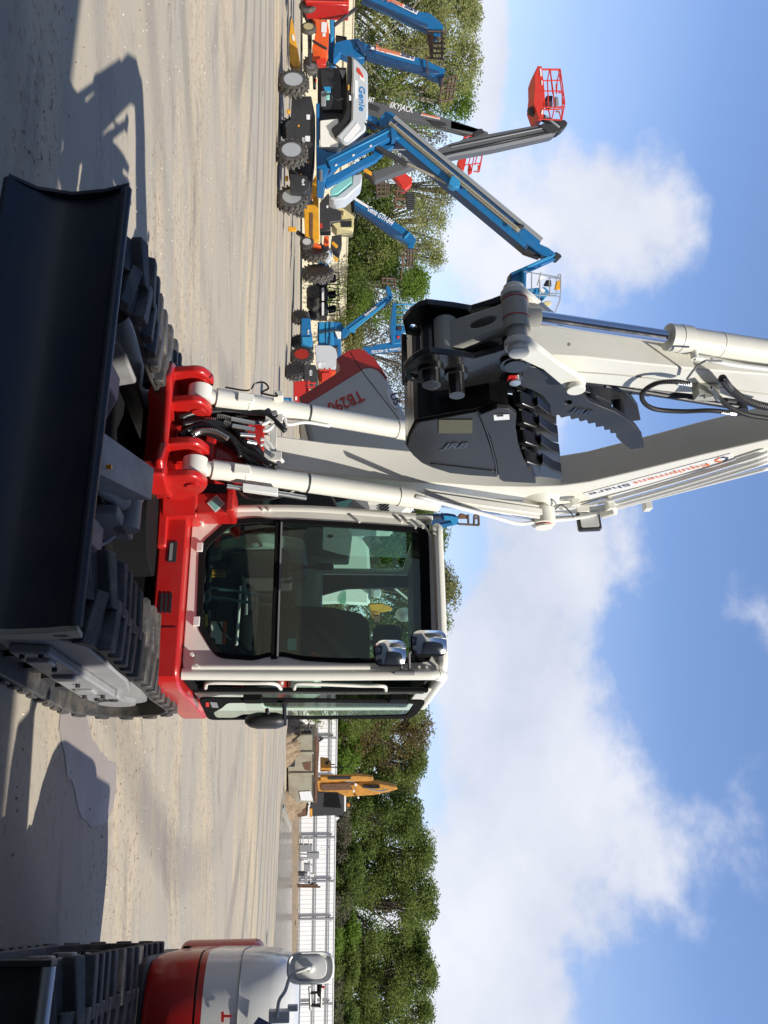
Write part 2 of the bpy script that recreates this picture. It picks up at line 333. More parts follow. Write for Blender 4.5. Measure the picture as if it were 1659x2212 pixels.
# upper deck with rounded red skirt
def rr(pts,r,k=5): return round_poly(pts,r,k)
sk=[(-.16,1.72),(1.0,1.72),(1.05,1.9),(1.05,3.3),(.5,3.75),(-.6,3.75),(-1.08,3.2),(-1.08,2.0),(-.75,1.9),(-.16,1.9)]
sk=round_poly(sk,.14,5)
m=MB(); m.prism([L(a,b,.705) for a,b in sk],(0,0,.175)); deck=m.build('deck_skirt','red',root,bevel=.015)
m=MB(); m.prism([L(a*.97,1.78+(b-1.72)*.97,.68) for a,b in sk],(0,0,.03)); m.build('deck_floor','dark_grey',root)
m=MB()
for i in range(3): boxf(m,E1,.50,.62,1.712,1.722,.752+i*.026,.766+i*.026)
m.build('vent_slot','black_satin',deck)
m=MB(); boxf(m,E1,.17,.30,1.713,1.722,.775,.825); pl=m.build('serial_plate','dark_grey',deck); m=MB(); boxf(m,E1,.18,.29,1.710,1.7125,.782,.8); m.build('plate_print','lift_grey_light',pl)
m=MB(); m.prism([L(.71,1.716,.725),L(1.0,1.716,.725),L(1.0,1.716,.862),L(.71,1.716,.862)],-E1.B*.003); m.build('cover_panel','red',deck)
# stepped bracket under the cab left
m=MB()
m.prism([L(-.16,1.9,.70),L(-.16,1.66,.70),L(.20,1.70,.70),L(.24,1.78,.70)],(0,0,.06))
m.prism([L(-.14,1.62,.72),L(.02,1.68,.72),L(.02,1.9,.72),L(-.14,1.9,.72)],(0,0,.22))
m.prism([L(-.14,1.66,.93),L(.0,1.66,.93),L(.0,1.86,.93),L(-.14,1.86,.93)],(0,0,.22))
m.prism([L(-.17,1.60,1.12),L(.0,1.60,1.12),L(.0,1.86,1.12),L(-.17,1.86,1.12)],(0,0,.05))
m.build('swing_mount','red',root,bevel=.012)
dec=plate([[(-.065,1.0),(-.125,1.055),(-.065,1.11),(-.005,1.055)]],lambda u,v:L(u,1.655,v),-E1.B*.002,'decal','sticker_white',root)
plate([[(-.065,1.013),(-.112,1.055),(-.065,1.098),(-.018,1.055)]],lambda u,v:L(u,1.652,v),-E1.B*.001,'decal_print','teal_decal',dec)
# swing bracket (casting)
m=MB()
base=[(-.80,1.55),(-.86,1.30),(-.72,1.22),(-.62,1.28),(-.30,1.28),(-.14,1.16),(-.06,1.26),(-.06,1.56),(-.28,1.72),(-.6,1.72)]
cb=np.mean(base,0); m.loft([[L(a*.9+cb[0]*.1,max(b,1.20)+.17*(b<1.6),.63) for a,b in base],[L(a,b,.76) for a,b in base],[L(a,b,.80) for a,b in base]])
m.prism([L(a,b,.64) for a,b in [(-.62,1.45),(-.62,1.9),(-.28,1.9),(-.28,1.45)]],(0,0,.10))
for a0,a1 in ((-.83,-.775),(-.625,-.57),(-.345,-.29),(-.135,-.08)):
    prof=round_poly([(1.30,.76),(1.26,.97),(1.40,1.04),(1.54,.98),(1.72,.76)],.06,4); m.prism(fcurve(E1,prof,a0),E1.R*(a1-a0))
m.prism([L(-.57,1.62,.76),L(-.345,1.62,.76),L(-.345,1.75,.76),L(-.57,1.75,.76)],(0,0,.35))
m.prism([L(-.16,1.22,.66),L(-.06,1.20,.66),L(-.02,1.42,.66),L(-.12,1.45,.66)],(0,0,.15))
m.cyl(L(-.45,1.80,.60),L(-.45,1.80,1.10),.12,n=24)
m.prism(fcurve(E1,[(1.54,.76),(1.54,1.10),(1.60,1.30),(1.72,1.36),(1.9,1.2),(1.9,.76)],AC-.15),E1.R*.03); m.prism(fcurve(E1,[(1.54,.76),(1.54,1.10),(1.60,1.30),(1.72,1.36),(1.9,1.2),(1.9,.76)],AC+.12),E1.R*.03); m.prism([L(AC-.155,1.53,.78),L(AC+.155,1.53,.78),L(AC+.155,1.60,1.34),L(AC-.155,1.60,1.34)],E1.B*.04); m.prism([L(AC-.145,1.50,.98),L(AC+.145,1.50,.98),L(AC+.145,1.50,1.05),L(AC-.145,1.50,1.05)],E1.B*.2)
sb=m.build('swing_bracket','red',root,bevel=.014)
m=MB(); xcyl(m,E1,1.40,.95,-.845,-.56,.045); xcyl(m,E1,1.40,.95,-.36,-.065,.045); m.build('pivot_pin','red',sb,smooth='auto')
# boom
bp=[(1.55,.90),(1.60,1.05),(1.67,1.34),(1.78,1.75),(1.88,2.3),(1.945,2.83),(1.945,3.12),(1.91,3.35),(1.83,3.52),(1.62,3.79),(1.35,4.12),(1.12,4.43),(.84,4.74),(.86,4.92),(.98,4.95),(1.34,4.60),(1.66,4.22),(2.02,3.84),(2.28,3.56),(2.38,3.30),(2.36,2.9),(2.26,2.3),(2.06,1.6),(1.80,1.12),(1.62,.88)]
bp=[bp[0]]+bp[1:-1]+[bp[-1]]
HW=.115
m=sideprism(E1,bp,AC-HW,AC+HW); boom=m.build('boom','cream',root,bevel=.008)
m=MB(); xcyl(m,E1,.90,4.84,AC-.17,AC+.17,.09); m.build('boom_pin','cream',boom,smooth='auto')
# bosses at the elbow for the lift cylinders
bb,bz=2.17,3.27
m=MB()
for s in (-1,1):
    m.cyl(L(AC+s*HW*.9,bb,bz),L(AC+s*.155,bb,bz),.15,.085,n=28); m.cyl(L(AC+s*.155,bb,bz),L(AC+s*.315,bb,bz),.050,n=24); m.cyl(L(AC+s*.315,bb,bz),L(AC+s*.325,bb,bz),.062,n=24)
m.build('cylinder_boss','cream',boom,smooth='auto')
m=MB()
for s in (-1,1): m.cyl(L(AC+s*.295,bb,bz),L(AC+s*.305,bb,bz),.054,n=24)
m.build('pin_mark','red',boom)
for s in (-1,1):
    a=AC+s*.245
    p0=L(a,1.40,.95); p1=L(a+ (0 if s<0 else .0),2.17,3.27); d=unit(p1-p0)
    m=MB(); m.cyl(p0+d*.10,p0+d*1.33,.061,n=28); m.cyl(p0+d*1.33,p0+d*1.62,.066,n=28); m.cyl(p0+d*.30,p0+d*.32,.064,n=28); m.cyl(p0+d*.06,p0+d*.2,.045,.061,n=20); m.cyl(p0-E1.R*.05,p0+E1.R*.05,.075,n=24)
    c=m.build('boom_cylinder','cream',root,smooth='auto')
    m=MB(); m.cyl(p0+d*1.6,p1-d*.06,.034,n=20); m.build('piston_rod','chrome',c,smooth='auto')
    m=MB(); m.cyl(p1-E1.R*.055,p1+E1.R*.055,.085,n=24); m.build('rod_eye','cream',c,smooth='auto')
    # rod guard
    f=unit(np.cross(E1.R,d)); 
    if f@E1.B>0: f=-f
    m=MB(); q=p0+d*1.50-E1.R*.062+f*.045; m.box8(q,E1.R*.10,d*.92,f*.012); m.box8(q,E1.R*.012,d*.92,-f*.06); m.box8(q+E1.R*.028+f*.012,E1.R*.045,d*.92,f*.012)
    m.build('rod_guard','cream',c,bevel=.004)
    m=MB(); q=p0+d*.22+f*.055+E1.R*.0; m.box8(q-E1.R*.03,E1.R*.06,d*.1,f*.02); m.build('port_block','cream',c,bevel=.004)
    m=MB(); m.cyl(p0+d*.70,p0+d*.712,.064,n=28); m.build('clamp_ring','dark_grey',c)
# pipe block with fittings at the right cylinder
p0=L(AC+.245,1.40,.95); d=unit(L(AC+.245,2.17,3.27)-p0); o=E1.R*.085-E1.B*.02
m=MB(); m.box8(p0+d*.30+o,E1.R*.045,d*.22,-E1.B*.045); m.build('valve_block','white',root,bevel=.004)
m=MB(); m.cyl(p0+d*.20+o+E1.R*.02,p0+d*.30+o+E1.R*.02,.014,n=10); m.cyl(p0+d*.52+o+E1.R*.02,p0+d*.70+o+E1.R*.025,.016,n=10); m.build('fitting','silver',root,smooth='auto')
# cross clamp plate on the boom with tubes
z5=Z(450,1100,2.765)
def Q5(x,y,b): a,z=E1.PB(*z5((x,y)),b); return L(a,b,z)
m=MB(); m.box8(L(AC-.19,1.50,1.385),E1.R*.38,(0,0,.04),E1.B*.014); m.box8(L(AC-.17,1.488,1.35),E1.R*.06,(0,0,.11),E1.B*.014); m.box8(L(AC+.09,1.488,1.35),E1.R*.06,(0,0,.11),E1.B*.014); m.box8(L(AC-.30,1.42,1.40),E1.R*.04,(0,0,.06),E1.B*.08)
cl=m.build('hose_clamp','cream',root,bevel=.003)
m=MB()
for a in (AC-.165,AC+.125): m.cyl(L(a,1.472,1.405),L(a,1.49,1.405),.014,n=8)
m.build('clamp_bolt','frame_grey',cl)
m=MB()
for pts in ([(1060,700),(1110,680),(1200,625)],[(1070,755),(1120,745),(1250,640),(1290,700),(1450,680),(1659,712)],[(1050,830),(1110,850),(1250,1035)],[(1050,880),(1090,890),(1180,1030)]):
    m.tube([Q5(x,y,1.49+.16*max(0,(x-1100)/560)) for x,y in pts],.0115,n=10)
m.build('hydraulic_pipe','white',root,smooth=True)
m=MB()
for (x0,y0),(x1,y1) in (((790,650),(1000,690)),((800,710),(1000,745)),((870,790),(1000,800)),((930,850),(1010,865))): m.cyl(Q5(x0,y0,1.44),Q5(x1,y1,1.47),.014,n=10)
m.build('hose_fitting','silver',root,smooth='auto')
m=MB()
hs=[[(350,640),(450,600),(650,580),(850,575),(1050,590),(1200,640)],[(340,680),(480,650),(620,655),(790,690)],[(360,720),(500,690),(650,690),(800,730),(900,850),(1000,900),(1100,1000),(1180,1040)],[(380,760),(500,720),(640,730),(780,800),(880,900),(990,960),(1150,1060)],
    [(420,790),(520,740),(650,760),(800,850),(900,960),(1000,1100)],[(330,620),(480,570),(700,545),(900,550),(1100,570),(1280,700)],[(340,800),(420,740),(560,700),(720,760),(830,880),(870,990)],[(640,620),(760,640),(860,700),(930,760)]]
hs+=[[(x+12*math.sin(k*2.1),y+dy+8*k) for k,(x,y) in enumerate(h)] for h,dy in ((hs[0],26),(hs[2],-22),(hs[3],24),(hs[4],22),(hs[5],16),(hs[1],-14))]
for i,h in enumerate(hs): m.tube([Q5(x,y,1.40+.10*min(1,(x-330)/600)+.025*(i%3)) for x,y in h],.019,n=8)
m.build('hydraulic_hose','hose',root,smooth=True)
def coil(m,pts,r,step=.012,rw=.003):
    pts=catmull([np.array(q) for q in pts],10)
    acc=0;last=pts[0]
    for i in range(1,len(pts)):
        seg=np.linalg.norm(pts[i]-pts[i-1]); t=0
        while acc+seg-t*0>=step and seg>0:
            k=(step-acc)/seg
            if k>1: break
            p=pts[i-1]+(pts[i]-pts[i-1])*k; d=unit(pts[i]-pts[i-1]); m.cyl(p-d*rw,p+d*rw,r,n=10,cap=True)
            pts[i-1]=p; seg=np.linalg.norm(pts[i]-p); acc=0
        acc+=seg
m=MB(); coil(m,[Q5(x,y,1.40) for x,y in ((460,790),(520,755),(620,755),(700,785),(770,830))],.016); coil(m,[Q5(x,y,1.46) for x,y in ((660,625),(720,635),(790,655))],.017); coil(m,[Q5(x,y,1.46) for x,y in ((550,655),(660,660))],.016); coil(m,[Q5(x,y,1.46) for x,y in ((720,680),(800,705))],.017)
m.build('hose_spring','silver',root)
# hoses right of the right cylinder, looping toward the cab
m=MB()
for i,h in enumerate(([(560,1140),(800,1230),(930,1330),(1100,1355),(1300,1300),(1400,1230)],[(700,1180),(870,1270),(1000,1290),(1120,1240)],[(900,1290),(1050,1340),(1200,1330),(1350,1260)])): m.tube([Q5(x,y,1.66+.03*i) for x,y in h],.014,n=8)
m.tube([Q5(x,y,1.30) for x,y in ((740,372),(940,400),(1000,340),(1080,330),(1120,380),(1060,420),(1190,450),(1180,420))],.006,n=6)
m.build('loose_hose','hose',root,smooth=True)
# boom side sticker, tubes, work light
z9=Z(1550,900,1.848)
ARR=AC+HW
def Q9(x,y,a=ARR): b,z=E1.PA(*z9((x,y)),a); return L(a,b,z)
st=[Q9(570,1240),Q9(612,1274),Q9(1475,1046),Q9(1438,1004)]
m=MB(); m.prism([q+E1.R*.002 for q in st],E1.R*.003); stk=m.build('boom_sticker','sticker_white',boom)
Pa,Pb=Q9(1330,1058,ARR+.008),Q9(615,1240,ARR+.008); rt=unit(Pb-Pa); upv=unit(np.cross(E1.R,rt)); 
if upv@E1.B<0: upv=-upv
upv=-upv if False else upv
c0=Q9(1310,1072,ARR+.008)
def along(t,h): return c0+rt*t+upv*h
Lt=np.linalg.norm(Q9(870,1190)-Q9(1300,1070)); 
text('Equipment',along(0,-.022),rt,upv,.062,'text_orange',stk,fit=np.linalg.norm(Q9(860,1190)-Q9(1300,1075)),bold=.01)
text('Share',along(np.linalg.norm(Q9(860,1190)-Q9(1310,1072))+.01,-.022),rt,upv,.062,'text_navy',stk,fit=np.linalg.norm(Q9(620,1250)-Q9(860,1190)),bold=.01)
def gear(cen,u,v,r,mat,parent,arc=(0,2*PI),teeth=8):
    m=MB(); n=48; a0,a1=arc
    rows_o=[];rows_i=[]
    for i in range(n+1):
        t=a0+(a1-a0)*i/n; ro=r*(1.0 if (t*teeth/(2*PI))%1<.5 else .8); rows_o.append(cen+u*ro*math.cos(t)+v*ro*math.sin(t)); rows_i.append(cen+u*r*.58*math.cos(t)+v*r*.58*math.sin(t))
    m.grid([rows_o,rows_i]); return m.build('emblem',mat,parent,recalc=False)
gc=Q9(1385,1045,ARR+.008); gear(gc,rt,upv,.045,'text_orange',stk,(-PI/2,PI/2)); gear(gc,rt,upv,.045,'text_navy',stk,(PI/2,3*PI/2))
m=MB()
for k,(y0,y1,y2) in enumerate(((1330,1300,1030),(1355,1330,1060),(1385,1350,1085))):
    aa=ARR+.03+.012*k
    m.tube([Q9(360,y0+5,aa),Q9(560,y0-10,aa),Q9(760,y1-28,aa),Q9(1200,(y1-28)*.45+y2*.55+8,aa),Q9(1659,y2-28,aa)],.014,n=10)
m.tube([Q9(-420,1258,ARR+.20),Q9(0,1370,ARR+.20),Q9(180,1420,ARR+.20),Q9(300,1410,ARR+.17),Q9(550,1385,ARR+.1),Q9(800,1320,ARR+.06),Q9(1200,1215,ARR+.06),Q9(1450,1150,ARR+.05),Q9(1659,1095,ARR+.04)],.014,n=10)
m.build('boom_pipe','white',boom,smooth=True)
m=MB()
for x,y in ((740,1300),(960,1300)):
    q=Q9(x,y,ARR+.05); m.box8(q-E1.R*.05+np.array((0,0,-.03)),E1.R*.09,E1.B*.07,(0,0,.05))
q=Q9(500,1270,ARR+.02); m.box8(q,E1.R*.05,E1.B*.05,(0,0,.06)); m.box8(Q9(530,1310,ARR+.05),E1.R*.05,E1.B*.012,(0,0,.09))
m.cyl(Q9(680,1370,ARR+.09),Q9(760,1345,ARR+.09),.03,n=14)
m.build('pipe_clamp','cream',boom,bevel=.004)
# work light
lc=np.array(Q9(605,1388,ARR+.10)); u=unit(E1.R*.96-E1.B*.1); nrm=unit(-E1.B*.9+E1.R*.1+np.array((0,0,-.12))); w=unit(np.cross(nrm,u)); 
if w[2]<0: w=-w
def rect(c,hw,hh,r=.015): 
    return [c+u*x+w*y for x,y in round_poly([(-hw,-hh),(hw,-hh),(hw,hh),(-hw,hh)],r,4)]
def rr_body(c,dep,hw,hh): return MB().prism(rect(c,hw,hh,.02),-nrm*dep)
wl=rr_body(lc,.07,.094,.082).build('work_light','black_satin',root,bevel=.012)
m=MB(); m.prism(rect(lc+nrm*.002,.074,.064),nrm*.004); m.build('lens','lens_clear',wl)
m=MB(); m.box8(lc-u*.03-w*.13-nrm*.05,u*.02,w*.12,-nrm*.012) ; m.box8(lc-u*.10-w*.09-nrm*.05,u*.025,w*.11,-nrm*.012); m.build('light_bracket','frame_grey',wl)
m=MB(); m.tube([Q9(400,1340,ARR+.06),Q9(440,1310,ARR+.08),Q9(490,1350,ARR+.1),Q9(520,1390,ARR+.1)],.005,n=6); m.build('light_wire','hose',wl,smooth=True)
# ------------------------------------------------ arm
def PAp(x,y,a): return E1.PA(*z9((x,y)),a)
z2=Z(1250,900,2.765)
def A2(x,y,a): return E1.PA(*z2((x,y)),a)
arm=[(.34,2.60),(.42,2.66),(.50,2.9),(.54,3.10),(.60,3.5),(.68,4.0),(.78,4.55),(.96,4.85),(.86,5.0),(.62,5.0),(.46,4.7),(.41,4.1),(.375,3.7),(.33,3.35),(.28,3.0),(.27,2.66)]
m=sideprism(E1,arm,AC-.095,AC+.095); armo=m.build('dipper_arm','cream',root,bevel=.008)
pP1=A2(1090,330,AC); pE=A2(1085,525,AC+.14); pI=A2(1565,775,AC+.13); pLk=A2(470,520,AC)
pP1=(pP1[0],pP1[1]-.0)
m=MB(); xcyl(m,E1,pP1[0],pP1[1],AC-.11,AC+.06,.066,28); m.cyl(L(AC-.02,pP1[0],pP1[1]),L(AC-.02,pP1[0]+.005,pP1[1]+.12),.045,n=20); xcyl(m,E1,pP1[0],pP1[1],AC+.05,AC+.16,.05,24); xcyl(m,E1,pP1[0],pP1[1],AC-.165,AC-.10,.05,24)
m.build('rod_end','cream_grey',root,smooth='auto')
m=MB()
for a in (AC-.105,AC-.0): xcyl(m,E1,pP1[0],pP1[1],a,a+.006,.068,28)
m.build('pin_mark','red',root)
# idler links both sides of the arm
ia=(.46,3.02)
for s in (-1,1):
    a=AC+s*.14
    dirv=np.array((ia[0]-pP1[0],ia[1]-pP1[1])); dl=np.linalg.norm(dirv); dirv/=dl; nn=np.array((-dirv[1],dirv[0]))
    P1=np.array(pP1); P2=np.array(ia); pr=[]
    for t in np.linspace(PI/2,3*PI/2,8): pr.append(P1+(dirv*math.cos(t)+nn*math.sin(t))*.068)
    pr.append(P1+dirv*dl*.5-nn*.030)
    for t in np.linspace(-PI/2,PI/2,8): pr.append(P2+(dirv*math.cos(t)+nn*math.sin(t))*.055)
    pr.append(P1+dirv*dl*.5+nn*.052)
    m=MB(); m.prism(fcurve(E1,[tuple(q) for q in pr],a-.018),E1.R*.036); xcyl(m,E1,P1[0],P1[1],min(a,a+s*.05),max(a,a+s*.05),.052,24); xcyl(m,E1,P2[0],P2[1],min(a-.02*s,a+s*.05),max(a-.02*s,a+s*.05),.050,24)
    m.build('side_link','cream',root,bevel=.005)
# bucket link (H casting)
m=MB(); kk=np.array(pLk)-np.array(pP1); kl=np.linalg.norm(kk)
o=[(-.13,pP1[0],pP1[1]),(.06,pP1[0],pP1[1])]
Pt=lambda a,t: L(AC+a,pP1[0]+kk[0]*t-.05,pP1[1]+kk[1]*t)
out=[(-.10,-.06),(.06,-.06),(.05,.30),(.07,.85),(.07,1.10),(-.085,1.10),(-.085,.85),(-.085,.30)]
hole=[(-.016+.024*math.cos(t),.48+.19*math.sin(t)) for t in np.linspace(0,2*PI,14,endpoint=False)]
plate([out,hole],lambda u_,v_:Pt(u_,v_),unit(E1.B)*.09,'bucket_link','cream_grey',root,bevel=.01)
m=MB(); xcyl(m,E1,pLk[0],pLk[1],AC-.12,AC+.10,.06,24); m.build('link_pin','cream_grey',root,smooth='auto')
# bucket cylinder
r0=L(AC-.02,pP1[0]+.005,pP1[1]+.10); r1=L(AC-.02,.255,3.46); dd=unit(r1-r0)
m=MB(); m.cyl(r0,r1+dd*.1,.036,n=24); m.build('piston_rod','chrome',root,smooth='auto')
m=MB(); m.cyl(r1,r1+dd*.07,.070,.072,n=30); m.cyl(r1+dd*.07,r1+dd*.95,.066,n=30); m.cyl(r1+dd*.06,r1+dd*.12,.074,n=30); m.cyl(r1+dd*.30,r1+dd*.305,.068,n=30); m.cyl(r1+dd*.14+E1.R*.06,r1+dd*.14+E1.R*.11,.02,n=10); m.cyl(r1+dd*.14+E1.R*.10,r1+dd*.14+E1.R*.10+dd*.08,.016,n=10)
bc=m.build('bucket_cylinder','cream',root,smooth='auto')
m=MB(); m.tube([r1+dd*.22+E1.R*.10,r1+dd*.4+E1.R*.11,r1+dd*.9+E1.R*.10],.014,n=10); m.build('cylinder_pipe','white',bc,smooth=True)
# arm side block, hoses
aR=AC+.095
m=MB(); q=Q9(1240,590,aR); m.box8(q,E1.R*.07,E1.B*.075,(0,0,.12)); m.box8(q+np.array((0,0,.03))+E1.R*.03,E1.R*.06,E1.B*.02,(0,0,.05)); m.build('hose_block','cream_grey',armo,bevel=.004)
m=MB(); m.tube([Q9(1180,570,aR+.03),Q9(1240,490,aR+.05),Q9(1290,460,aR+.06),Q9(1385,465,aR+.06)],.006,n=6,smooth=False); m.build('guard_hook','frame_grey',armo)
h1=[Q9(x,y,aR+.06) for x,y in ((1200,600),(1110,585),(1000,595),(920,650),(930,710),(1000,748),(1150,760),(1300,755),(1400,762),(1460,775))]
h2=[Q9(x,y,aR+.07) for x,y in ((1320,620),(1370,680),(1440,740),(1540,780),(1659,800))]
h3=[Q9(x,y,aR+.07) for x,y in ((1385,560),(1430,620),(1500,680),(1580,715),(1659,735))]
m=MB(); m.tube(h1,.010,n=8); m.tube(h2,.011,n=8); m.tube(h3,.017,n=8); m.build('arm_hose','hose',armo,smooth=True)
m=MB(); coil(m,h1,.0135,step=.011,rw=.0028); coil(m,h2,.0145,step=.011,rw=.0028); coil(m,h3,.022,step=.014,rw=.0035); m.build('hose_spring','dark_grey',armo)
m=MB(); m.tube([Q9(1120,590,aR+.06),Q9(1200,602,aR+.06)],.014,n=8,smooth=False); m.tube([Q9(1380,762,aR+.06),Q9(1465,775,aR+.06)],.014,n=8,smooth=False);m.tube([Q9(1390,570,aR+.07),Q9(1440,630,aR+.07)],.020,n=8,smooth=False);m.tube([Q9(1320,620,aR+.07),Q9(1375,690,aR+.07)],.014,n=8,smooth=False); m.build('hose_fitting','silver',armo,smooth='auto')
m=MB()
for a in (-.5,):
    p=[A2(1430,560,aR)]; 
m.cyl(Q9(485,365,aR),Q9(485,365,aR+.02),.009,n=8); m.build('grease_nipple','frame_grey',armo)
# thumb cylinder behind the arm
t0=Q9(560,560,AC); t1=Q9(1480,712,AC)
m=MB(); m.cyl(t0,t0+(t1-t0)*.42,.045,n=20); m.cyl(t0+(t1-t0)*.3,t0+(t1-t0)*.33,.048,n=20); m.cyl(t0+(t1-t0)*.42,t0+(t1-t0)*.99,.040,n=20); m.cyl(t1-E1.R*.06,t1+E1.R*.06,.05,n=16); m.tube([Q9(700,610,AC+.04),Q9(900,640,AC+.04),Q9(1200,690,AC+.04),Q9(1480,730,AC+.04)],.012,n=8)
m.build('thumb_cylinder','black_satin',root,smooth='auto')
# ------------------------------------------------ bucket
z1=Z(1000,1100,2.765)
aB=-.19; aL=-.79
def S1(x,y): return E1.PA(*z1((x,y)),aB)
def S9(x,y): return E1.PA(*z9((x,y)),aB)
plateA=[S1(930,680),S1(1450,590),S1(1490,700),S1(1560,900),S1(1605,1060),S1(1620,1165),S1(1380,1150),S1(1200,1130),S1(1040,1080),S1(950,1040),S1(870,970),S1(825,900),S1(850,800),S1(900,700)]
plateB=[S1(1450,600),S9(60,730),S9(130,735),S9(175,770),S9(170,850),S9(185,950),S9(215,1040),S9(250,1100),S9(290,1175),S9(100,1165),S9(75,1150),S9(60,1050),S9(20,900)]
bk=MB(); bk.prism([L(aB,b,z) for b,z in plateA],-E1.R*.02); bko=bk.build('bucket','black_satin',root,bevel=.004)
for a,nm in ((aB+.012,'side_cutter'),(aL-.02,'side_cutter')):
    m=MB(); m.prism([L(a,b,z) for b,z in plateB],-E1.R*.03); m.build(nm,'black_satin',bko,bevel=.005)
m=MB(); m.prism([L(aL,b,z) for b,z in plateA],E1.R*.02)
# shell between side plates following front/bottom outline
sh=[S9(130,740),S1(1560,560),S1(1450,590),S1(1200,630),S1(930,680),S1(900,700),S1(850,800),S1(825,900),S1(870,970),S1(950,1040),S1(1040,1080),S1(1200,1130),S1(1380,1150),S1(1620,1165),S9(230,1172),S9(285,1180)]
rows=[[L(a,b,z) for b,z in sh] for a in (aL,aB-.02)]
m.grid(rows); m.build('bucket_shell','black_gloss',bko,solid=.022,recalc=False)
lip=sh[-1]
# teeth at the lip, along a
tipR=S9(446,1190); cor=S9(290,1178); lip0=S9(240,1120)
m=MB()
edge=[S9(262,1120),S9(290,1180),S9(262,1195),S9(235,1150)]
m.prism([L(aL,b,z) for b,z in [S9(215,1095),S9(270,1110),S9(292,1176),S9(250,1180)]],E1.R*(aB-aL)); m.build('lip_plate','black_gloss',bko,bevel=.004)
for k in range(5):
    a=aB-.03-k*.132
    pts=[S9(262,1122),S9(322,1105),S9(334,1090),S9(400,1135),S9(447,1150),S9(447,1194),S9(380,1180),S9(305,1172),S9(285,1178)]
    sh_=L(a,0,0)-L(aB,0,0)
    m=MB(); m.prism([L(aB,b,z)+sh_ for b,z in pts],-E1.R*.075); m.build('bucket_tooth','black_gloss',bko,bevel=.008)
    m=MB(); m.prism([L(aB,b,z)+sh_+E1.R*.012 for b,z in [S9(180,1085),S9(240,1075),S9(320,1102),S9(312,1170),S9(270,1160)]],-E1.R*.095); m.build('tooth_adapter','black_gloss',bko,bevel=.01)
# decals on the side plate
def onB(x,y,o=.004): b,z=E1.PA(*z1((x,y)),aB+o); return L(aB+o,b,z)
m=MB(); m.prism([onB(1100,657),onB(1397,657),onB(1397,775),onB(1100,775)],E1.R*.002); m.build('decal','olive_decal',bko)
def on9(x,y,a,f=z9): b,z=E1.PA(*f((x,y)),a); return L(a,b,z)
m=MB(); m.prism([on9(42,780,aB+.014),on9(133,776,aB+.014),on9(136,806,aB+.014),on9(45,812,aB+.014)],E1.R*.002); lb=m.build('label_plate','sticker_white',bko)
m=MB(); m.prism([on9(62,783,aB+.018),on9(100,781,aB+.018),on9(100,789,aB+.018),on9(62,791,aB+.018)],E1.R*.001); m.build('label_print','dark_grey',lb)
a_,b_=onB(1110,912),onB(1360,905); text('JRB',a_,unit(b_-a_),unit(onB(1110,850)-a_),.1,'black_gloss',bko,thick=.003,shear=.4,fit=np.linalg.norm(b_-a_),bold=.03)
m=MB()
sm=[onB(1455,600),onB(1480,650),onB(1540,800),onB(1590,980),onB(1610,1080),onB(1612,1150)]; m.tube(sm,.006,n=6); m.tube([onB(1030,1045),onB(1200,1065),onB(1400,1090),onB(1600,1110)],.004,n=6); m.build('weld_seam','black_gloss',bko,smooth=True)
# ears
def E2(x,y,a): return E1.PA(*z2((x,y)),a)
earR=[(100,760),(170,690),(250,640),(330,620),(560,645),(720,670),(900,620),(1000,585),(1100,575),(1180,620),(1192,700),(1150,765),(1060,830),(950,870),(600,935),(340,965),(250,890),(130,870)]
aR2=AC+.13
pr=[E2(x,y,aR2) for x,y in earR]
hole=[E2(195+32*math.cos(t),818+32*math.sin(t),aR2) for t in np.linspace(0,2*PI,14,endpoint=False)]
for aa in (aR2,AC-.15):
    ear=plate([pr,hole],lambda u_,v_,aa=aa:L(aa,u_,v_),-E1.R*.035,'bucket_ear','black_gloss',bko,bevel=.006)
m=MB()
for (x,y,r,l) in ((340,770,.048,.09),(560,800,.040,.13),(1080,700,.055,.03)):
    b,z=E2(x,y,aR2); xcyl(m,E1,b,z,AC-.22,aR2+l,r,26); 
    xcyl(m,E1,b,z,aR2,aR2+.02,r+.02,26)
m.build('bucket_pin','black_gloss',bko,smooth='auto')
b,z=E2(340,770,aR2); m=MB(); xcyl(m,E1,b,z,aR2+.085,aR2+.0905,.034,20); m.build('pin_bore','hose',bko)
m=MB()
b0,z0=E2(130,700,AC); 
for x in (150,): m.box8(L(AC-.16,b0-.02,z0-.03),E1.R*.30,E1.B*.03,(0,0,.03))
b0,z0=E2(190,930,AC); m.box8(L(AC-.16,b0,z0-.02),E1.R*.32,E1.B*.10,(0,0,.35)); m.build('cross_plate','black_gloss',bko,bevel=.005)
# ------------------------------------------------ thumb
aT=AC+.11
th=[(100,560),(130,510),(190,482),(300,505),(400,545),(500,600),(560,650),(600,700),(680,735),(760,765),(830,810),(880,855),(915,905),(930,975),(850,985),(790,940),(765,912),(765,890),(730,890),(728,868),(695,872),(690,848),(645,855),(640,828),(600,835),(590,812),(550,822),(540,800),(500,810),(490,788),(440,800),(425,782),(380,790),(370,720),(330,670),(280,640),(200,610),(130,590)]
pt=[E1.PA(*z9(q),aT) for q in th]
hl=[E1.PA(*z9((480+24*math.cos(t),707+13*math.sin(t))),aT) for t in np.linspace(0,2*PI,12,endpoint=False)]
thumb=plate([pt,hl],lambda u_,v_:L(aT,u_,v_),-E1.R*.03,'thumb','black_satin',root,bevel=.004)
th2=plate([pt],lambda u_,v_:L(AC-.08,u_,v_),-E1.R*.03,'thumb_plate','black_satin',thumb,bevel=.004)
m=MB()
for x,y in ((250,560),(420,660),(620,770),(800,870)):
    b,z=E1.PA(*z9((x,y)),aT); xcyl(m,E1,b,z,AC-.09,aT-.025,.035,12)
m.build('thumb_brace','black_satin',thumb,smooth='auto')
def S_T(x,y): b,z=E1.PA(*z9((x,y)),aT+.004); return L(aT+.004,b,z)
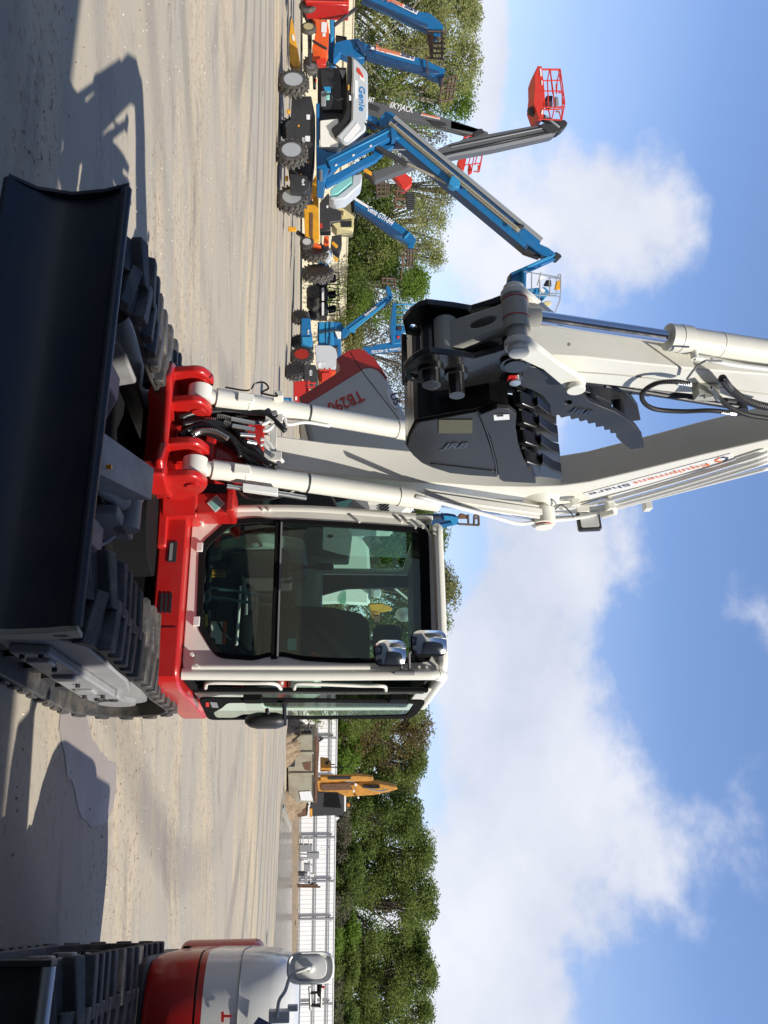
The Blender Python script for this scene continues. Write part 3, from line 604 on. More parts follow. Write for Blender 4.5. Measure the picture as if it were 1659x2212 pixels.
a_,b_=S_T(490,745),S_T(600,775); text('JRB',S_T(480,760),unit(S_T(610,785)-S_T(480,760)),unit(S_T(500,735)-S_T(490,775)),.085,'black_gloss',thumb,thick=.003,shear=.3,fit=.16,bold=.03)
b,z=E1.PA(*z9((165,555)),aT+.02)
m=MB(); xcyl(m,E1,b,z,AC-.14,aT+.035,.045,24); m.build('thumb_pin','black_gloss',thumb,smooth='auto')
m=MB(); xcyl(m,E1,b,z,aT+.036,aT+.06,.030,20); m.build('pin_cap','silver',thumb,smooth='auto')
m=MB(); m.box8(L(aT+.035,b-.05,z-.045),E1.R*.012,E1.B*.07,(0,0,.05)); m.build('keeper_plate','red',thumb,bevel=.01)
# thumb base plate behind (dark wedge seen between arm and boom)
m=MB(); m.prism([L(AC-.10,*E1.PA(*z9(q),AC-.1)) for q in ((370,500),(600,560),(725,620),(738,750),(640,715),(540,600))],E1.R*.10); m.build('thumb_mount','black_satin',root,bevel=.004)
# ------------------------------------------------ cab
FB=1.85
outer=round_poly([(-.10,.885),(.96,.885),(.97,1.5),(.96,2.44),(.06,2.44),(-.06,2.36),(-.10,1.6)],.07,4)
opn=round_poly([(.15,.945),(-.02,1.11),(-.045,1.30),(-.03,1.41),(-.035,1.52),(-.02,1.87),(.015,2.40),(.885,2.395),(.89,1.87),(.875,1.60),(.85,1.50),(.85,1.40),(.875,1.32),(.86,1.09),(.66,.96)],.06,4)
cabf=plate([outer,opn],lambda u_,v_:L(u_,FB,v_),E1.B*.05,'cab','cream',root,bevel=.01)
def shrink(p,k):
    c=np.mean(p,0); return [tuple(c+(np.array(q)-c)*(1-k)) for q in p]
plate([[tuple(q) for q in shrink(opn,-.012)],shrink(opn,.055)],lambda u_,v_:L(u_,FB-.006,v_),E1.B*.03,'window_seal','seat_black',cabf)
m=MB(); m.add([L(a,FB+.015,z) for a,z in shrink(opn,.03)],[tuple(range(len(opn)))]); m.build('windscreen','glass',cabf,recalc=False)
m=MB(); boxf(m,E1,-.02,.87,FB-.012,FB+.03,1.415,1.455); m.build('window_bar','seat_black',cabf,bevel=.004)
m=MB(); boxf(m,E1,-.015,.865,FB-.018,FB-.012,1.452,1.462); m.build('bar_trim','lift_grey_light',cabf)
m=MB(); boxf(m,E1,.13,.19,FB-.02,FB,.925,.965); boxf(m,E1,.61,.67,FB-.02,FB,.935,.975); m.build('window_catch','white',cabf,bevel=.004)
# pillars
m=MB(); m.tube([L(.965,FB-.01,.89),L(.97,FB-.01,1.6),L(.965,FB,2.38),L(.955,FB+.10,2.47)],.034,n=16); m.tube([L(.925,FB-.03,.95),L(.925,FB-.03,2.02)],.018,n=12,smooth=False)
m.tube([L(.96,FB,2.42),L(.955,FB+.10,2.475),L(.955,3.15,2.49)],.04,n=14,smooth=False); m.build('door_pillar','cream',cabf,smooth='auto')
m=MB(); m.tube([L(-.10,FB+.02,.90),L(-.115,FB+.02,1.6),L(-.07,FB+.02,2.33)],.03,n=14); m.build('left_pillar','cream',cabf,smooth='auto')
# roof
rf=round_poly([(-.04,FB-.03),(.95,FB-.03),(.97,3.2),(-.08,3.2)],.10,5)
m=MB(); m.prism([L(a,b,2.44) for a,b in rf],(0,0,.065)); m.build('roof','cream',cabf,bevel=.03,seg=3)
m=MB(); boxf(m,E1,.08,.90,FB-.045,FB-.03,2.445,2.465); m.build('roof_gutter','lift_grey_light',cabf)
# side walls
def wall(a,pl,holes,mat,nm,th): return plate([pl]+holes,lambda u_,v_:L(a,u_,v_),E1.R*th,nm,mat,cabf,bevel=.006)
wall(-.10,[(1.9,.89),(3.2,.89),(3.2,2.45),(1.9,2.45)],[round_poly([(1.98,1.05),(3.1,1.25),(3.1,2.36),(1.98,2.36)],.08)],'cream','side_wall',.03)
m=MB(); m.add([L(-.085,b,z) for b,z in ((1.98,1.05),(3.1,1.25),(3.1,2.36),(1.98,2.36))],[(0,1,2,3)]); m.build('side_window','glass',cabf,recalc=False)
wall(.97,[(2.28,.89),(3.2,.89),(3.2,2.45),(2.28,2.45)],[round_poly([(2.40,1.30),(3.1,1.32),(3.1,2.36),(2.40,2.36)],.08)],'cream','side_wall',.02)
m=MB(); m.add([L(.985,b,z) for b,z in ((2.40,1.3),(3.1,1.32),(3.1,2.36),(2.40,2.36))],[(0,1,2,3)]); m.build('side_window','glass',cabf,recalc=False)
m=MB(); boxf(m,E1,.975,1.0,2.26,2.33,.90,2.43); boxf(m,E1,.93,.99,FB+.05,2.3,.885,.93); boxf(m,E1,.955,.975,FB+.03,FB+.10,.93,2.42); m.build('door_frame','seat_black',cabf,bevel=.004)
m=MB(); boxf(m,E1,1.0,1.012,2.285,2.297,.92,2.40); m.build('frame_trim','silver',cabf)
# rear wall with two windows
zc7=Z(1000,1600,2.95)
def R7(x,y): return E1.PB(*zc7((x,y)),3.15)
rw1=round_poly([R7(-200,230),R7(1040,300),R7(1020,520),R7(940,610),R7(-150,605)],.05)
rw2=round_poly([R7(-30,900),R7(300,810),R7(880,800),R7(915,850),R7(925,1480),R7(100,1480)],.05)
rw1=[(max(a,-.03),z) for a,z in rw1]
plate([[(-.06,.9),(.97,.9),(.97,2.44),(-.06,2.44)],rw1,rw2],lambda u_,v_:L(u_,3.15,v_),E1.B*.04,'rear_wall','cab_grey',cabf)
m=MB()
for pl in (rw1,rw2): m.add([L(a,3.16,z) for a,z in pl],[tuple(range(len(pl)))])
m.build('rear_window','glass_clear',cabf,recalc=False)
m=MB(); m.prism([L(a,b,2.40) for a,b in ((-.05,1.95),(.95,1.95),(.95,3.14),(-.05,3.14))],(0,0,.03)); boxf(m,E1,-.04,.95,2.0,2.08,2.32,2.40); m.build('headliner','cab_grey',cabf)
m=MB(); boxf(m,E1,-.06,.96,1.91,3.14,.89,.93); m.build('cab_floor','cab_grey',cabf)
# interior
m=MB(); m.prism([L(.0,2.35,.93),L(.95,2.35,.93),L(.95,2.40,1.10),L(.0,2.40,1.10)],E1.B*.5); m.build('seat_riser','cab_grey',cabf,bevel=.01)
m=MB(); m.prism(fcurve(E1,round_poly([(2.25,1.16),(2.25,1.27),(2.80,1.29),(2.82,1.16)],.05),.28),E1.R*.50); seat=m.build('seat','seat_black',cabf,bevel=.03)
m=MB(); m.loft([[L(.53+w*math.cos(t),2.80+bo+.07*math.sin(t),z) for t in np.linspace(0,2*PI,16,endpoint=False)] for z,w,bo in ((1.22,.22,0),(1.5,.25,.02),(1.8,.25,.06),(2.02,.21,.09),(2.08,.15,.10))]); m.build('backrest','seat_black',seat,smooth=True)
m=MB(); m.loft([[L(.53+w*math.cos(t),2.92+.05*math.sin(t),z) for t in np.linspace(0,2*PI,14,endpoint=False)] for z,w in ((2.11,.09),(2.14,.135),(2.27,.135),(2.32,.09))]); m.tube([L(.53,2.90,2.0),L(.53,2.92,2.15)],.015); m.build('headrest','seat_black',seat,smooth=True)
m=MB(); m.prism(fcurve(E1,round_poly([(2.20,1.1),(2.18,1.45),(2.30,1.52),(2.95,1.50),(2.95,1.1)],.05),.06),E1.R*.17); m.prism(fcurve(E1,round_poly([(2.20,1.2),(2.22,1.42),(2.95,1.42),(2.95,1.2)],.05),.82),E1.R*.12); m.build('side_console','dark_grey',cabf,bevel=.02)
m=MB(); m.prism(fcurve(E1,round_poly([(2.3,1.0),(2.1,1.3),(2.25,1.6),(3.1,1.62),(3.1,1.0)],.06),-.05),E1.R*.10); m.build('console_cover','cab_light',cabf,bevel=.02)
for a in (.17,.88):
    m=MB()
    for i in range(6): m.cyl(L(a,2.22,1.50+i*.016),L(a,2.22,1.512+i*.016),.040-.003*i,n=16)
    m.tube([L(a,2.22,1.58),L(a,2.20,1.68)],.012); m.loft([[L(a+w*math.cos(t),2.20+w*math.sin(t),z) for t in np.linspace(0,2*PI,12,endpoint=False)] for z,w in ((1.67,.014),(1.71,.026),(1.78,.024),(1.80,.012))]); m.build('joystick','seat_black',cabf,smooth=True)
z6c=Z(550,1600,2.95)
def K(x,y,b): a,z=E1.PB(*z6c((x,y)),b); return L(a,b,z)
m=MB()
for y0,dx in ((815,0),(900,-10)):
    m.tube([K(300,y0+60,2.02),K(345,y0+15,2.02),K(400,y0,2.03),K(720,y0+45,2.08),K(1000,y0+85,2.12)],.011,n=8)
m.build('travel_lever','lever_teal',cabf,smooth=True)
m=MB()
for y0 in (760,940): m.prism([K(290,y0,2.02),K(440,y0-20,2.1),K(430,y0+70,2.1),K(280,y0+80,2.02)],E1.B*.02)
m.build('foot_pedal','seat_black',cabf,bevel=.01)
m=MB(); m.prism([K(350,590,2.335),K(575,590,2.335),K(575,1410,2.335),K(330,1400,2.335)],E1.B*.01); pan=m.build('lower_panel','cab_grey',cabf)
def sheet(nm,mat,pts,b,par,t=.002): return MB().prism([K(x,y,b) for x,y in pts],-E1.B*t).build(nm,mat,par)
w1=sheet('warning_label','yellow',[(370,640),(498,645),(498,708),(368,708)],2.33,pan)
text('OK!',K(515,636,2.325),unit(K(515,715,2.325)-K(515,636,2.325)),unit(K(600,636,2.325)-K(515,636,2.325)),.03,'teal_decal',pan,fit=.035)
w2=sheet('notice_label','orange',[(350,1118),(512,1122),(500,1345),(345,1330)],2.33,pan)
sheet('notice_paper','sticker_white',[(362,1125),(470,1125),(462,1338),(352,1325)],2.326,w2)
sheet('label_print','seat_black',[(385,655),(480,655),(480,662),(385,662)],2.326,w1); sheet('label_print','seat_black',[(385,690),(470,690),(470,697),(385,697)],2.326,w1)
m=MB(); m.tube([K(640,790,2.2),K(600,1345,2.15)],.009,n=8,smooth=False); m.build('lock_bar','white',cabf)
m=MB(); m.tube([K(650,640,2.25),K(690,900,2.22),K(690,1060,2.22)],.011,n=8,smooth=False); m.build('linkage_rod','lift_grey_light',cabf)
m=MB(); m.tube([K(390,1040,2.15),K(430,1140,2.1),K(480,1230,2.1),K(540,1290,2.2)],.008,n=8); m.tube([K(340,1160,2.05),K(360,1200,2.05),K(340,1230,2.05)],.003,n=6); m.build('cable','seat_black',cabf,smooth=True)
m=MB(); m.prism([K(290,1050,2.0),K(325,1055,2.0),K(330,1160,2.0),K(300,1180,2.0)],E1.B*.02); m.build('yellow_tag','yellow',cabf,bevel=.003)
m=MB(); m.prism([K(300,1250,2.0),K(400,1280,2.0),K(400,1350,2.0),K(350,1360,2.0)],E1.B*.03); m.build('pedal_box','dark_grey',cabf,bevel=.01)
sheet('door_decal','teal_decal',[(1080,1285),(1165,1285),(1165,1392),(1078,1392)],1.89,cabf)
m=MB(); m.prism([K(395,340,2.0),K(440,335,2.0),K(435,420,2.0),K(390,420,2.0)],E1.B*.02); m.build('red_tag','red',cabf)
m=MB(); m.prism([K(300,400,2.1),K(450,380,2.1),K(450,520,2.1),K(330,540,2.1)],E1.B*.15); m.build('foot_rest','seat_black',cabf,bevel=.02)
m=MB(); m.tube([L(.86,2.05,1.95),L(.80,2.3,1.6),L(.75,2.6,1.3)],.012); m.build('seat_belt','dark_grey',cabf)
m=MB(); m.tube([L(.80,2.02,1.66),L(.835,2.0,1.72)],.014,n=10,smooth=False); m.build('red_lever','red',cabf,smooth='auto')
# engine-side dash screen and hoop
m=MB()
for c,r in (((1000,400),0),): m.tube([K(1480+40*math.cos(t),270+60*math.sin(t),2.3) for t in np.linspace(0,2*PI,18)],.007)
m.build('cup_ring','seat_black',cabf,smooth=True)
# frame bolts
bm_=[(270,185,-.02),(180,1430,0),(225,1540,.0)]
m=MB()
for x,y,_ in bm_: q=K(x,y,FB-.055); m.cyl(q,q+E1.B*.06,.012,.009,n=12)
zc=zc7
for x,y in ((425,180),(825,175),(885,175),(955,235),(1025,240),(1130,255),(1130,305),(1160,1555),(990,1555),(1060,1555)):
    a,z=E1.PB(*zc((x,y)),FB-.02); m.cyl(L(a,FB-.03,z),L(a,FB+.01,z),.009,n=10)
for x,y in ((845,70),(905,70)):
    a,z=E1.PB(*z6c((x,y)),FB-.02); m.cyl(L(a,FB-.03,z),L(a,FB+.01,z),.008,n=10)
m.build('frame_bolt','cream',cabf,smooth='auto')
# grab rails
zd8=Z(500,2050,3.318)
def D8(x,y,a): b,z=E1.PA(*zd8((x,y)),a); return L(a,b,z)
DK=.32
def DPl(x,y,off=0.):   # open door plane, swung out a little
    d=ray(x,y); n=E1.R-DK*E1.B; c0=1.035-DK*2.40+off; t=(c0-(CAM-E1.O)@n)/(d@n); q=CAM+d*t; return (float((q-E1.O)@E1.B),float(q[2]))
def LD(b,z,off=0.): return L(1.035+DK*(b-2.40)+off,b,z)
def D8d(x,y,off=0.): return LD(*DPl(*zd8((x,y)),off),off)
for pts in ([(512,475),(520,440),(560,420),(900,422),(1230,428),(1310,485)],[(1450,485),(1462,440),(1510,428),(1900,440),(2150,450),(2390,455),(2420,500)]):
    m=MB(); m.tube([D8(x,y,1.0) for x,y in pts],.012,n=10); m.build('grab_rail','cream',cabf,smooth=True)
m=MB(); m.tube([D8(495,350,.9),D8(780,355,.9),D8(800,380,.9)],.006,n=6); m.build('gas_strut','silver',cabf)
# open door, folded back
aD=1.10
dp=[DPl(*q) for q in ((427,1509),(449,1556),(890,1553),(905,1537),(921,1515))]
dpo=round_poly(dp,.05,4)
di=[E1.PA(*zd8(q),aD) for q in ((575,715),(690,690),(745,640),(1500,632))]
t7=lambda x,y:DPl(*zc7((x,y)))
din=round_poly([DPl(*zd8((590,740))),DPl(*zd8((690,690))),DPl(*zd8((745,636))),t7(0,1888),t7(945,1900),t7(870,2010),t7(0,2028),DPl(*zd8((900,770))),DPl(*zd8((830,808))),DPl(*zd8((625,808)))],.03,3)
door=plate([dpo,din],lambda u_,v_:LD(u_,v_),-E1.R*.014,'door','seat_black',cabf,bevel=.008)
m=MB(); m.add([LD(b,z,-.006) for b,z in din],[tuple(range(len(din)))]); m.build('door_glass','glass_clear',door,recalc=False)
m=MB(); boxf(m,E1,1.0,1.05,2.31,2.45,1.22,1.34); boxf(m,E1,1.0,1.05,2.31,2.45,2.18,2.30); m.build('hinge','seat_black',door,bevel=.006)
m=MB(); rings=[]
for t,w in ((0,.3),(.12,.8),(.3,1),(.75,1),(.92,.75),(1,.35)):
    c=D8d(930+440*t,820,.05); rings.append([c+E1.R*(.055*w*math.cos(q))+E1.B*(.10*w*math.sin(q)) for q in np.linspace(0,2*PI,14,endpoint=False)])
m.loft(rings); m.build('door_mirror','black_satin',door,smooth=True)
m=MB(); m.tube([D8d(1345,630,.02),D8d(1350,860,.08)],.014,n=10,smooth=False); m.tube([D8d(1160,690,.01),D8d(1170,740,.04),D8d(1230,790,.04)],.012); m.build('mirror_arm','hose',door)
pl8=lambda pts,nm,mat: MB().prism([D8d(x,y,.003) for x,y in pts],E1.R*.002).build(nm,mat,door)
pl8([(515,625),(550,628),(550,672),(518,672)],'red_sticker','lift_red'); pl8([(560,622),(632,628),(650,682),(582,678)],'grey_sticker','lift_grey_light')
# chrome convex mirrors on the front pillar
def rmirror(cx,cy,hw,hh,b):
    a,z=E1.PB(*zc7((cx,cy)),b); c=L(a,b,z); s=1/2.95/1.4756/F*np.linalg.norm(c-CAM); hw*=s; hh*=s
    nrm=unit(-E1.B-E1.R*.05); u=E1.R; w=np.array((0,0,1.))
    out=round_poly([(-hw,-hh),(hw,-hh),(hw,hh),(-hw,hh)],min(hw,hh)*.7,6)
    m=MB(); m.prism([c+u*x+w*y for x,y in out],E1.B*.03); rim=m.build('pillar_mirror','seat_black',root,bevel=.006)
    rows=[]; n=len(out)
    V=[c+nrm*.060]; f=[]
    K_=8
    for k in range(1,K_+1):
        s_=k/K_*.95
        for x,y in out: V.append(c+u*x*s_+w*y*s_+nrm*(.060-.034*((x*s_/hw)**2+(y*s_/hh)**2)))
    for i in range(n): f.append((0,1+i,1+(i+1)%n))
    for k in range(K_-1):
        for i in range(n): f.append((1+k*n+i,1+(k+1)*n+i,1+(k+1)*n+(i+1)%n,1+k*n+(i+1)%n))
    m=MB(); m.add(V,f); m.build('mirror_glass','mirror',rim,smooth=True)
    return rim,c
r1_,c1_=rmirror(718,1422,120,150,1.62); r2_,c2_=rmirror(1082,1328,118,168,1.62)
aM,zM=E1.PB(*zc7((860,1635)),1.74); 
m=MB(); bs=L(.965,1.79,zM)
m.tube([bs+np.array((0,0,-.06)),bs+np.array((0,0,.06))],.016,n=10,smooth=False); m.tube([bs+np.array((0,0,-.02)),bs+np.array((0,0,-.02))-E1.R*.12,c1_+E1.B*.03+np.array((0,0,.07))],.009,n=8,smooth=False); m.tube([bs+np.array((0,0,.03)),bs+np.array((0,0,.03))-E1.R*.12,c2_+E1.B*.03-np.array((0,0,.05))],.009,n=8,smooth=False); m.build('mirror_bracket','frame_grey',root)
# ------------------------------------------------ raised engine hood and body behind
zh=Z(850,1050,3.318); HB=2.35
def Hh(x,y,b=HB): a,z=E1.PB(*zh((x,y)),b); return L(a,b,z)
hp=[(735,310),(800,262),(860,225),(960,203),(1040,225),(1140,310),(1210,410),(1280,520),(1420,790),(1540,1020),(1600,1400),(500,1400),(340,715),(520,605),(700,490),(765,440),(770,385)]
m=MB(); m.prism([Hh(x,y) for x,y in hp],E1.B*.55+E1.R*.25); hood=m.build('engine_hood','hood_grey',root,bevel=.04,seg=3)
rp=[(735,310),(800,262),(860,225),(960,203),(1040,225),(1140,310),(1210,410),(1272,512),(1250,490),(1180,432),(1100,405),(1030,412),(980,445),(850,525),(430,785),(365,785),(340,715),(520,605),(700,490),(765,440),(770,385)]
cx=np.mean(rp,0); 
m=MB(); m.prism([Hh(x,y,HB-.0) -E1.B*.004 for x,y in [(cx[0]+(x-cx[0])*1.0,cx[1]+(y-cx[1])*1.0) for x,y in rp]],E1.B*.30+E1.R*.15-np.array((0,0,.004))); m.build('hood_band','red',hood,bevel=.02)
Ha,Hb=Hh(985,640,HB-.012),Hh(640,785,HB-.012); rt=unit(Hb-Ha); up=unit(np.cross(E1.B*-1,rt)); 
text('TB290',Ha,rt,up,.135,'text_red',hood,fit=np.linalg.norm(Hb-Ha)*1.04,bold=.012,thick=.001)
m=MB(); n_=24; m.prism([Hh(1328+.42*115*math.cos(t)+.9*44*math.sin(t),735+.9*115*math.cos(t)-.42*44*math.sin(t),HB-.005) for t in np.linspace(0,2*PI,n_,endpoint=False)],-E1.B*.003); lg=m.build('round_logo','sticker_white',hood)
rg_=unit(Hh(1370,825)-Hh(1328,735)); q0=Hh(1300,690,HB-.012); text('US',q0,rg_,unit(np.cross(-E1.B,rg_)),.07,'text_navy',lg,bold=.02,fit=.10,thick=.001)
# body under the hood, engine bay
m=MB(); m.prism([L(a,2.15,z) for a,z in ((-1.04,.88),(-.12,.88),(-.12,1.30),(-.55,1.42),(-1.04,1.20))],E1.B*1.45); m.build('engine_deck','dark_grey',root,bevel=.03)
m=MB(); m.prism([L(-.98,2.5,1.2),L(-.15,2.5,1.2),L(-.15,2.5,1.95),L(-.9,2.5,1.6)],E1.B*.7); m.build('engine','black_satin',root,bevel=.03)
m=MB(); cw=round_poly([(-1.08,2.95),(-1.05,3.5),(-.5,3.82),(.5,3.82),(.88,3.5),(.93,2.95)],.25,6); m.prism([L(a,b,.88) for a,b in cw],(0,0,.60)); m.build('counterweight','red',root,bevel=.06,seg=3)
m=MB(); m.prism([L(a,b,1.48) for a,b in cw],(0,0,.25)); m.build('rear_cover','hood_grey',root,bevel=.06,seg=3)
zg=Z(950,1500,4.1475)
def Gg(x,y,b): a,z=E1.PB(*zg((x,y)),b); return L(a,b,z)
m=MB(); m.prism([Gg(x,y,2.75) for x,y in ((600,300),(1300,300),(1600,300),(1480,460),(1310,620),(1250,700),(560,700))],E1.B*.3); wp=m.build('hood_cover','white',root,bevel=.01)
m=MB(); 
for i in range(7):
    y=400+i*38; m.tube([Gg(1075,y+55,2.745),Gg(1200,y-30,2.745)],.006,n=5,smooth=False)
m.build('vent_slot','seat_black',wp)
m=MB(); m.prism([Gg(x,y,2.6) for x,y in ((240,495),(330,430),(430,440),(730,370),(640,480),(560,550),(250,560))],E1.B*.02); m.build('engine_cover','teal_decal',root)
m=MB(); m.prism([Gg(x,y,2.65) for x,y in ((-50,200),(700,200),(600,540),(500,600),(-50,600))],E1.B*.02); m.build('bay_panel','dark_grey',root)
m=MB(); m.prism([Gg(x,y,2.65) for x,y in ((690,540),(720,350),(900,350),(945,500),(930,600))],E1.B*.02); m.build('bay_cover','lift_grey_light',root)
# machine behind seen through the cab windows (a second white machine with round mirror)
# ================================================================ neighbour excavator at the right edge
E2f=Frame((2.64,2.74),25); L2=E2f.L
root2=thing('tracked_excavator',L2(0,1.6,0),'red and grey excavator with oval mirror, cut off by the photo edge','excavator')
excav_base(E2f,root2,False)
for o in list(root2.children):
    if o.name.startswith('dozer_blade'):
        for c in o.children:
            if c.name.startswith('top_rail'): c.data.materials[0]=MATS['silver']
m=MB(); m.prism([L2(a,b,.68) for a,b in round_poly([(-1.04,1.75),(1.0,1.75),(1.04,3.3),(.4,3.75),(-.5,3.75),(-1.04,3.3)],.2,5)],(0,0,.12)); m.build('deck_skirt','dark_grey',root2,bevel=.02)
hp2=round_poly([(-1.06,1.72),(-.25,1.62),(-.2,3.1),(-1.06,3.1)],.30,7)
def ring2(z,k,dz=0):
    c=np.mean(hp2,0); return [L2(*(c+(np.array(q)-c)*k),z) for q in hp2]
m=MB(); m.loft([ring2(.80,.92),ring2(.84,.97),ring2(.96,1.0),ring2(1.07,1.0)]); h2=m.build('lower_hood','red',root2,smooth='auto')
m=MB(); m.loft([ring2(1.075,.985),ring2(1.083,.985)]); m.build('hood_gap','hose',root2)
m=MB(); m.loft([ring2(1.083,1.0),ring2(1.115,1.0)]); m.build('red_band','red',root2,smooth='auto')
m=MB(); m.loft([ring2(1.115,1.0),ring2(1.35,.99),ring2(1.47,.96),ring2(1.55,.90),ring2(1.60,.78),ring2(1.62,.6)]); hg=m.build('upper_hood','hood_white',root2,smooth='auto')
m=MB(); cw2=round_poly([(-1.10,2.9),(-1.08,3.5),(-.5,3.82),(.5,3.82),(1.0,3.5),(1.05,2.9)],.25,6); m.prism([L2(a,b,.80) for a,b in cw2],(0,0,.55)); m.build('counterweight','red',root2,bevel=.05,seg=3)
# oval mirror
zm=Z(0,2800,1.508)
mc=P(*zm((1492,430)),4.25); nrm=unit(-E2f.B); 
def oval(c,hw,hh,k=1,d=0): 
    return [c+E2f.R*x*k+np.array((0,0,y*k))+nrm*d for x,y in round_poly([(-hw,-hh),(hw,-hh),(hw,hh),(-hw,hh)],hw*.95,7)]
m=MB(); m.loft([oval(mc,.072,.117,.9,-.04),oval(mc,.072,.117,1,-.02),oval(mc,.072,.117,1,.0),oval(mc,.072,.117,.93,.012),oval(mc,.072,.117,.86,.004),oval(mc,.072,.117,.7,.0),oval(mc,.072,.117,.66,.012),oval(mc,.072,.117,.3,.018)]); mr_=m.build('oval_mirror','mirror_back',root2,smooth='auto')
a1_=P(*zm((1330,670)),4.2); 
m=MB(); m.tube([a1_,P(*zm((1340,590)),4.2),P(*zm((1370,540)),4.2),P(*zm((1400,465)),4.22),mc+nrm*.05+np.array((0,0,-.02)),mc+nrm*.02],.0085,n=10); m.cyl(mc+nrm*.015,mc+nrm*.045,.02,n=14); m.build('mirror_arm','mirror_back',mr_,smooth=True)
m=MB(); m.box8(a1_+np.array((-.03,0,-.04)),(.06,0,0),(0,.03,0),(0,0,.10)); m.box8(a1_+np.array((-.05,.01,.05)),(.03,0,0),(0,.02,0),(0,0,.05)); m.build('mirror_base','mirror_back',mr_,bevel=.005)
# cab, boom and arm (outside the picture, they throw the shadow on the yard)
m=MB(); m.prism([L2(a,b,.9) for a,b in round_poly([(-.08,1.85),(1.0,1.85),(1.0,3.2),(-.08,3.2)],.1)],(0,0,.35)); m.prism([L2(a,b,2.42) for a,b in round_poly([(-.08,1.85),(1.0,1.85),(1.0,3.2),(-.08,3.2)],.1)],(0,0,.12))
for a,b in ((-.05,1.9),(.97,1.9),(.97,3.15),(-.05,3.15)): m.tube([L2(a,b,1.2),L2(a,b,2.45)],.04,smooth=False)
boxf(m,E2f,-.04,.96,3.1,3.16,1.2,2.45); m.build('cab','cream',root2,bevel=.02)
m=MB(); boxf(m,E2f,-.06,-.05,1.9,3.1,1.2,2.45); boxf(m,E2f,-.0,.95,1.86,1.87,1.2,2.45); m.build('cab_glass','glass',root2)
m=MB(); m.prism(fcurve(E2f,[(1.2,.8),(.9,2.2),(.55,3.0),(.75,3.2),(1.2,2.4),(1.6,.8)],.3),E2f.R*.24); m.build('boom','cream',root2,bevel=.02)

nb=int(len(hp2)*0); zq=Z(0,2800,1.508)
def onF2(x,y,dy=.0):   # point on the front face of the neighbour's hood
    p0_=L2(-.66,1.67-.012,1.3); d=ray(*zq((x,y))); nn_=E2f.B+E2f.R*.125; t_=((p0_-CAM)@nn_)/(d@nn_); return CAM+d*t_
m=MB(); m.prism([onF2(1215,702),onF2(1242,665),onF2(1310,702),onF2(1270,760)],-E2f.B*.002); m.build('navy_sticker','text_navy',hg)
m=MB(); m.prism([onF2(1062,690),onF2(1075,690),onF2(1075,668),onF2(1112,668),onF2(1112,655),onF2(1075,655),onF2(1075,640),onF2(1062,640)],-E2f.B*.002); m.build('lettering','text_red',hg)

m=MB(); 
for z_ in (1.30,): m.loft([ring2(z_,1.0035),ring2(z_+.006,1.0035)])
m.build('panel_seam','galv',hg)
m=MB(); m.box8(L2(-1.078,2.2,.93),E2f.R*.012,E2f.B*.10,(0,0,.035)); m.build('hood_latch','seat_black',h2,bevel=.004)
CUR[0]=root; CUR[1]=np.array(root.location[:])
# seam and catch on the raised hood, weld lines on the arm and boom
m=MB(); m.tube([Hh(880,235,HB-.006),Hh(1000,430,HB-.006),Hh(1130,600,HB-.006),Hh(1400,950,HB-.006)],.0022,n=4); m.build('hood_seam','dark_grey',hood)
m=MB(); m.tube([L(aR+.001,b,z) for b,z in ((.42,2.95),(.45,3.3),(.52,3.7),(.60,4.1),(.70,4.6))],.004,n=5); m.build('weld_seam','cream_grey',armo,smooth=True)
m=MB(); m.tube([L(ARR+.001,b,z) for b,z in ((1.80,1.35),(1.98,2.0),(2.12,2.7),(2.2,3.2))],.004,n=5); m.build('weld_seam','cream_grey',boom,smooth=True)
m=MB(); m.box8(L(ARR+.001,1.93,2.05),E1.R*.002,E1.B*.09,(0,0,.05)); m.build('caution_decal','yellow',boom)
